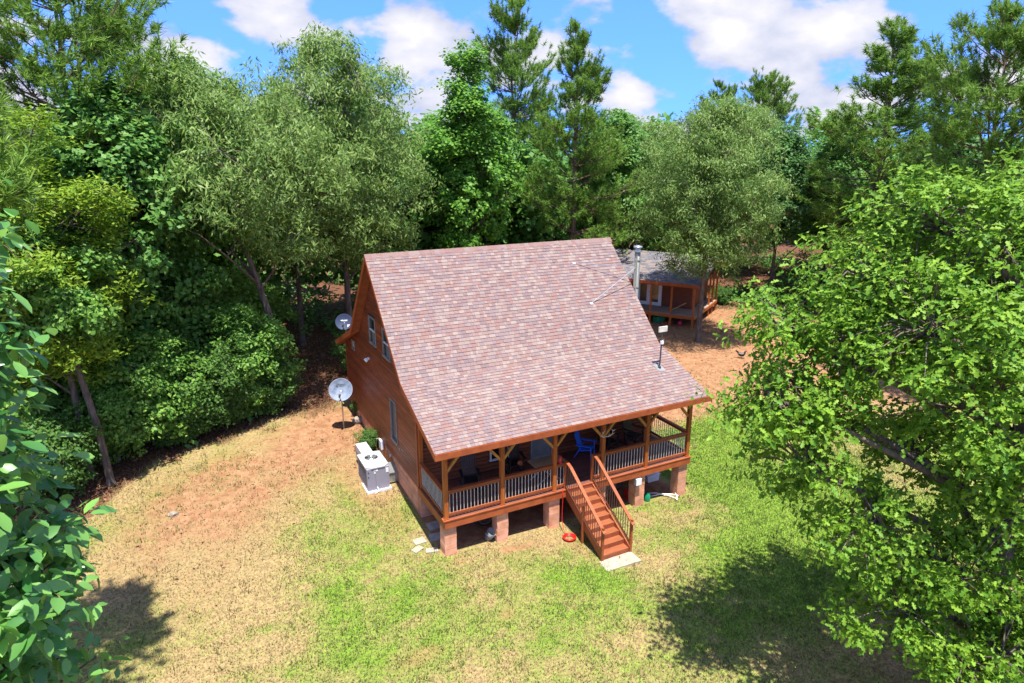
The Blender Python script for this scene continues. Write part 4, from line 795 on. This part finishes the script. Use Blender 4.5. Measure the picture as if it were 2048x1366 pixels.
SHR = [
 ('E', -8.1, 11.4, 5.0, 0, 'thicket shrub beside the slim bare trunk'), ('E2', -6.2, 12.1, 3.9, 1, 'front thicket shrub with tangled pale twigs at the edge of the clay'),
 ('E', -4.4, 13.3, 4.9, 2, 'rounded thicket shrub left of the leaning trunk'), ('E', -5.6, 15.6, 6.4, .5, 'tall thicket shrub at the back of the left thicket'),
 ('E2', -8.2, 14.4, 6.0, 2.5, 'tall loose shrub at the back left of the thicket'), ('E', -4.0, 18.6, 5.6, 4, 'shrub in the shade behind the left thicket'),
 ('E2', 1.6, 16.4, 2.4, .3, 'small shrub under the trees behind the house'), ('E', -10.6, 12.2, 5.4, 3.3, 'shrub at the left behind the glossy leaves'),
 ('E', -9.3, 10.6, 3.6, 1.2, 'low shrub behind the slim bare trunk'), ('E2', -11.4, 8.4, 3.4, 3, 'shrub low at the left edge behind the glossy leaves'), ('E2', -3.3, 13.0, 2.6, 5, 'low shrub at the foot of the leaning oak trunk'), ('E2', -5.2, 12.2, 2.3, 3.7, 'low front shrub in the middle of the left thicket'), ('E2', -7.3, 11.2, 2.2, .8, 'low front shrub at the left end of the thicket'), ('E2', 31.6, 20.8, 1.5, .9, 'low bright shrub just right of the cabin porch'), ('E2', 34.0, 19.0, 1.3, 1.9, 'low bright shrub at the right end of the red clay'), ('E', 40.0, 15.0, 4.0, 1.0, 'shrub below the dark trees at the right'),
 ('E', 9.0, 20.0, 5.5, .2, 'shrub behind the middle of the house'), ('E', 16.0, 20.5, 5.2, 1.6, 'shrub behind the right end of the house'), ('E', 29.5, 26.5, 5.0, 2.7, 'shrub behind the small cabin'), ('E2', .2, 10.9, .8, 2, 'small leafy plant by the rear corner of the left wall'), ('E2', -.32, 7.6, .95, 1, 'young leafy plant growing behind the air conditioner')]
for a in SHR: tree(*a[:6], cat='shrub', group='shrubs and thickets')
# distant wood: one mass behind the nearer trees
def wood(name, n, seed, label):
    r = np.random.RandomState(seed); VV = []; FF = []; o_ = 0
    for k in range(n):
        a = r.uniform(-.75, 1.75); dpt = 46+60*r.rand()**1.4; x = CAM.x+math.sin(a)*dpt; y = CAM.y+math.cos(a)*dpt
        if (y < 24 and x < 44) or (x < 36 and y < 27) or (x > 30 and y < 0 and x < 44): continue
        ht = 12.2+dpt*r.uniform(-.005, .055); pts = crown_points(ht, .6, r.uniform(3, 4.4), 9, 95, r, egg)+np.array([x, y, .6]); V, Fq = leaves(pts, np.full(len(pts), 1.05), 13, .66, .46, r, np.array([x, y, ht*.45]))
        VV.append(V); FF.append(Fq+o_); o_ += len(V)
    o = link(name, arrmesh(name, np.concatenate(VV), np.concatenate(FF), L_mid)); tag(o, label, 'woodland', kind='stuff')
wood('distant_wood', 230, 31, 'mass of far woodland behind the nearer trees')

def understory():
    r = np.random.RandomState(41); n = 5200; x = r.uniform(-20, 52, n); y = r.uniform(9, 46, n); keep = (forest(x, y) > .85)*(vnoise(x, y, .22, 8) > .40)*~((x > -3.4) & (x < 2.2) & (y < 25)*(r.rand(n) < .93))*~((x > 20) & (x < 31.5) & (y < 25)); x = x[keep]; y = y[keep]
    pts = np.stack([x, y, H(x, y)+.25+1.9*r.rand(len(x))**2], 1); V, Fq = leaves(pts, r.uniform(.4, .8, len(x)), 24, .26, .17, r, np.array([15, 60, -30.]), up=.9)
    tag(link('understory', arrmesh('understory', V, Fq, L_mid)), 'leafy undergrowth covering the floor of the woods', 'undergrowth', kind='stuff')
understory()
# foreground oak with lobed leaves
LOBE = np.array([(0, 0), (.20, .20), (.11, .33), (.31, .50), (.15, .62), (.22, .82), (0, 1.0), (-.22, .82), (-.15, .62), (-.31, .50), (-.11, .33), (-.20, .20)])
OVAL = np.array([(0, 0), (.16, .22), (.23, .50), (.17, .78), (0, 1.0), (-.17, .78), (-.23, .50), (-.16, .22)])
def shaped(shape, cent, rad, per, ln, r, cc, up=.6, outw=.5, rand=.8, fold=.18, droop=.2):
    n = len(cent)*per; c = np.repeat(cent, per, 0); off = unit(r.normal(size=(n, 3)))*(r.rand(n, 1)**.5); p = c+off*np.repeat(rad, per)[:, None]*np.array([1, 1, .75])
    nrm = unit(outw*unit(p-cc)+np.array([0, 0, up])+rand*.6*r.normal(size=(n, 3))); t = unit(np.cross(nrm, r.normal(size=(n, 3)))+.5*off-np.array([0, 0, droop])); nrm = unit(nrm-t*(nrm*t).sum(1, keepdims=True)); s = np.cross(nrm, t)
    l_ = (ln*r.uniform(.65, 1.2, n))[:, None, None]; k = len(shape); x = shape[None, :, 0, None]; y = shape[None, :, 1, None]
    P = p[:, None]+s[:, None]*x*l_+t[:, None]*y*l_+nrm[:, None]*(np.abs(x)*fold*2-y*y*.16)*l_
    half = k//2; i = np.arange(1, half); j = k-i
    tri = []
    for a in range(half):                                   # quads between the two halves across the midrib
        l0, l1, r0_, r1 = a, a+1, (k-a) % k, k-a-1
        tri += [(l0, l1, r0_)] if a == half else []
    mid = np.concatenate([P, (p[:, None]+t[:, None]*.5*l_-nrm[:, None]*.04*l_)], 1); m = k
    f = np.array([(q, (q+1) % k, m) for q in range(k)]); Fq = (f[None]+(np.arange(n)*(k+1))[:, None, None]).reshape(-1, 3)
    return mid.reshape(-1, 3), Fq
r = np.random.RandomState(77); oak = root('oak_tree', (9.35, -10.6, h(9.3, -10.6)), 'large lobed leaf oak filling the right foreground', 'tree'); oak.scale = (1.03, 1.03, 1.03)
lob = [(-3.9, 2.5, 7.2, 1.45), (-2.4, 1.2, 9.0, 1.9), (-.6, 1.4, 10.6, 1.9), (1.2, .6, 11.2, 1.8), (-1.4, .4, 7.4, 2.1), (.6, 0, 8.6, 2.3), (-3.4, 1.2, 4.9, 1.35), (-2.0, .2, 3.9, 1.4), (-.4, -.4, 5.4, 1.9), (-2.2, -.6, 2.3, 1.0), (2.5, 1.5, 9.0, 2.2), (2.6, -1.0, 6.5, 2.0), (-.2, 2.8, 8.2, 1.8), (0.2, -1.6, 3.2, 1.3), (3.2, .5, 4.5, 1.8), (-2.6, 2.6, 9.9, 1.2), (-3.3, 2.4, 8.6, 1.3), (-3.0, .4, 3.2, 1.2), (-1.2, -.8, 2.2, 1.3), (.9, -1.0, 2.0, 1.3), (1.8, -.5, 3.4, 1.6), (-4.3, 2.2, 6.0, 1.0), (-5.0, 2.6, 7.5, 1.15), (-4.4, 3.0, 8.8, .95), (-1.6, 2.2, 11.0, 1.3), (.2, 2.6, 5.4, 1.4)]
cs = []
for x, y, z, q in lob:
    k = int(25*q*q); d = unit(r.normal(size=(k, 3))); cs.append(np.array([x, y, z])+d*(q*(.45+.6*r.rand(k)))[:, None]*np.array([1.05, 1.05, .66]))
cs = np.concatenate(cs)
V, Fq = shaped(LOBE, cs, np.full(len(cs), .38)*r.uniform(.6, 1.4, len(cs)), 38, .165, r, np.array([0, 0, 6.5])); link('crown', arrmesh('oak_crown', V, Fq, L_oak), oak)
mb = MB(); mb.tube([(0, 0, -.4), (0, 0, .3), (-.1, .05, 2.2), (-.1, .15, 4.5), (.1, .3, 7), (.2, .5, 9.5), (.3, .6, 11)], [.42, .34, .28, .24, .18, .1, .03], 12)
for x, y, z, q in lob:
    z0 = max(1.6, z-1.0-.35*math.hypot(x, y)); a = Vector((-.05, .15, z0)); e = Vector((x, y, z)); k = .05+.022*q*2
    mb.tube([a, a.lerp(e, .35)+Vector((.1, .1, .15)), a.lerp(e, .7)+Vector((-.1, .1, .2)), e], [k, k*.8, k*.55, k*.25], 8, cap=False)
    for c_ in cs[np.linalg.norm(cs-np.array([x, y, z]), axis=1) < q*1.05][:40]: mb.tube([e.lerp(a, .25*r.rand()), (e+Vector(c_))/2+Vector((0, 0, .1)), c_], [.022, .015, .006], 4, cap=False)
o = mb.build('trunk', M_bark, oak, True)
# glossy broad-leaved tree close to the camera at the left
r = np.random.RandomState(78); mg = root('glossy_leaf_tree', (-8.68, -12.05, h(-8.4, -12.1)), 'glossy broad leaved tree close up along the left edge', 'tree')
k = 1150; d = unit(r.normal(size=(k, 3))); lobm = np.array([(.48, -.12, 10.3, 1.15, 1.7), (.32, -.3, 8.5, 1.35, 1.9), (.62, .0, 11.45, .98, 1.15), (-.1, .3, 6.8, 1.8, 1.8), (.72, -.25, 9.5, .9, .9)])
lb_ = lobm[r.choice(5, k, p=(.35, .25, .15, .1, .15))]; cs = lb_[:, :3]+d*np.stack([lb_[:, 3], lb_[:, 3], lb_[:, 4]], 1)*(.62+.38*r.rand(k))[:, None]
V, Fq = shaped(OVAL, cs, np.full(k, .20), 12, .145, r, np.array([0, 0, 8.5]), up=.5, outw=.5, rand=.7, fold=.10, droop=.35); link('crown', arrmesh('glossy_crown', V, Fq, L_mag), mg)
mb = MB(); mb.tube([(0, 0, -.4), (0, 0, .4), (.05, 0, 4), (0, .05, 8), (.05, 0, 11.4)], [.3, .24, .18, .11, .02], 10)
for c_ in cs[::2]:
    a = Vector((.03, .02, max(3, c_[2]-.9))); mb.tube([a, a.lerp(Vector(c_), .5)+Vector((0, 0, .1)), c_], [.03, .018, .006], 5, cap=False)
mb.build('trunk', M_bark, mg, True)
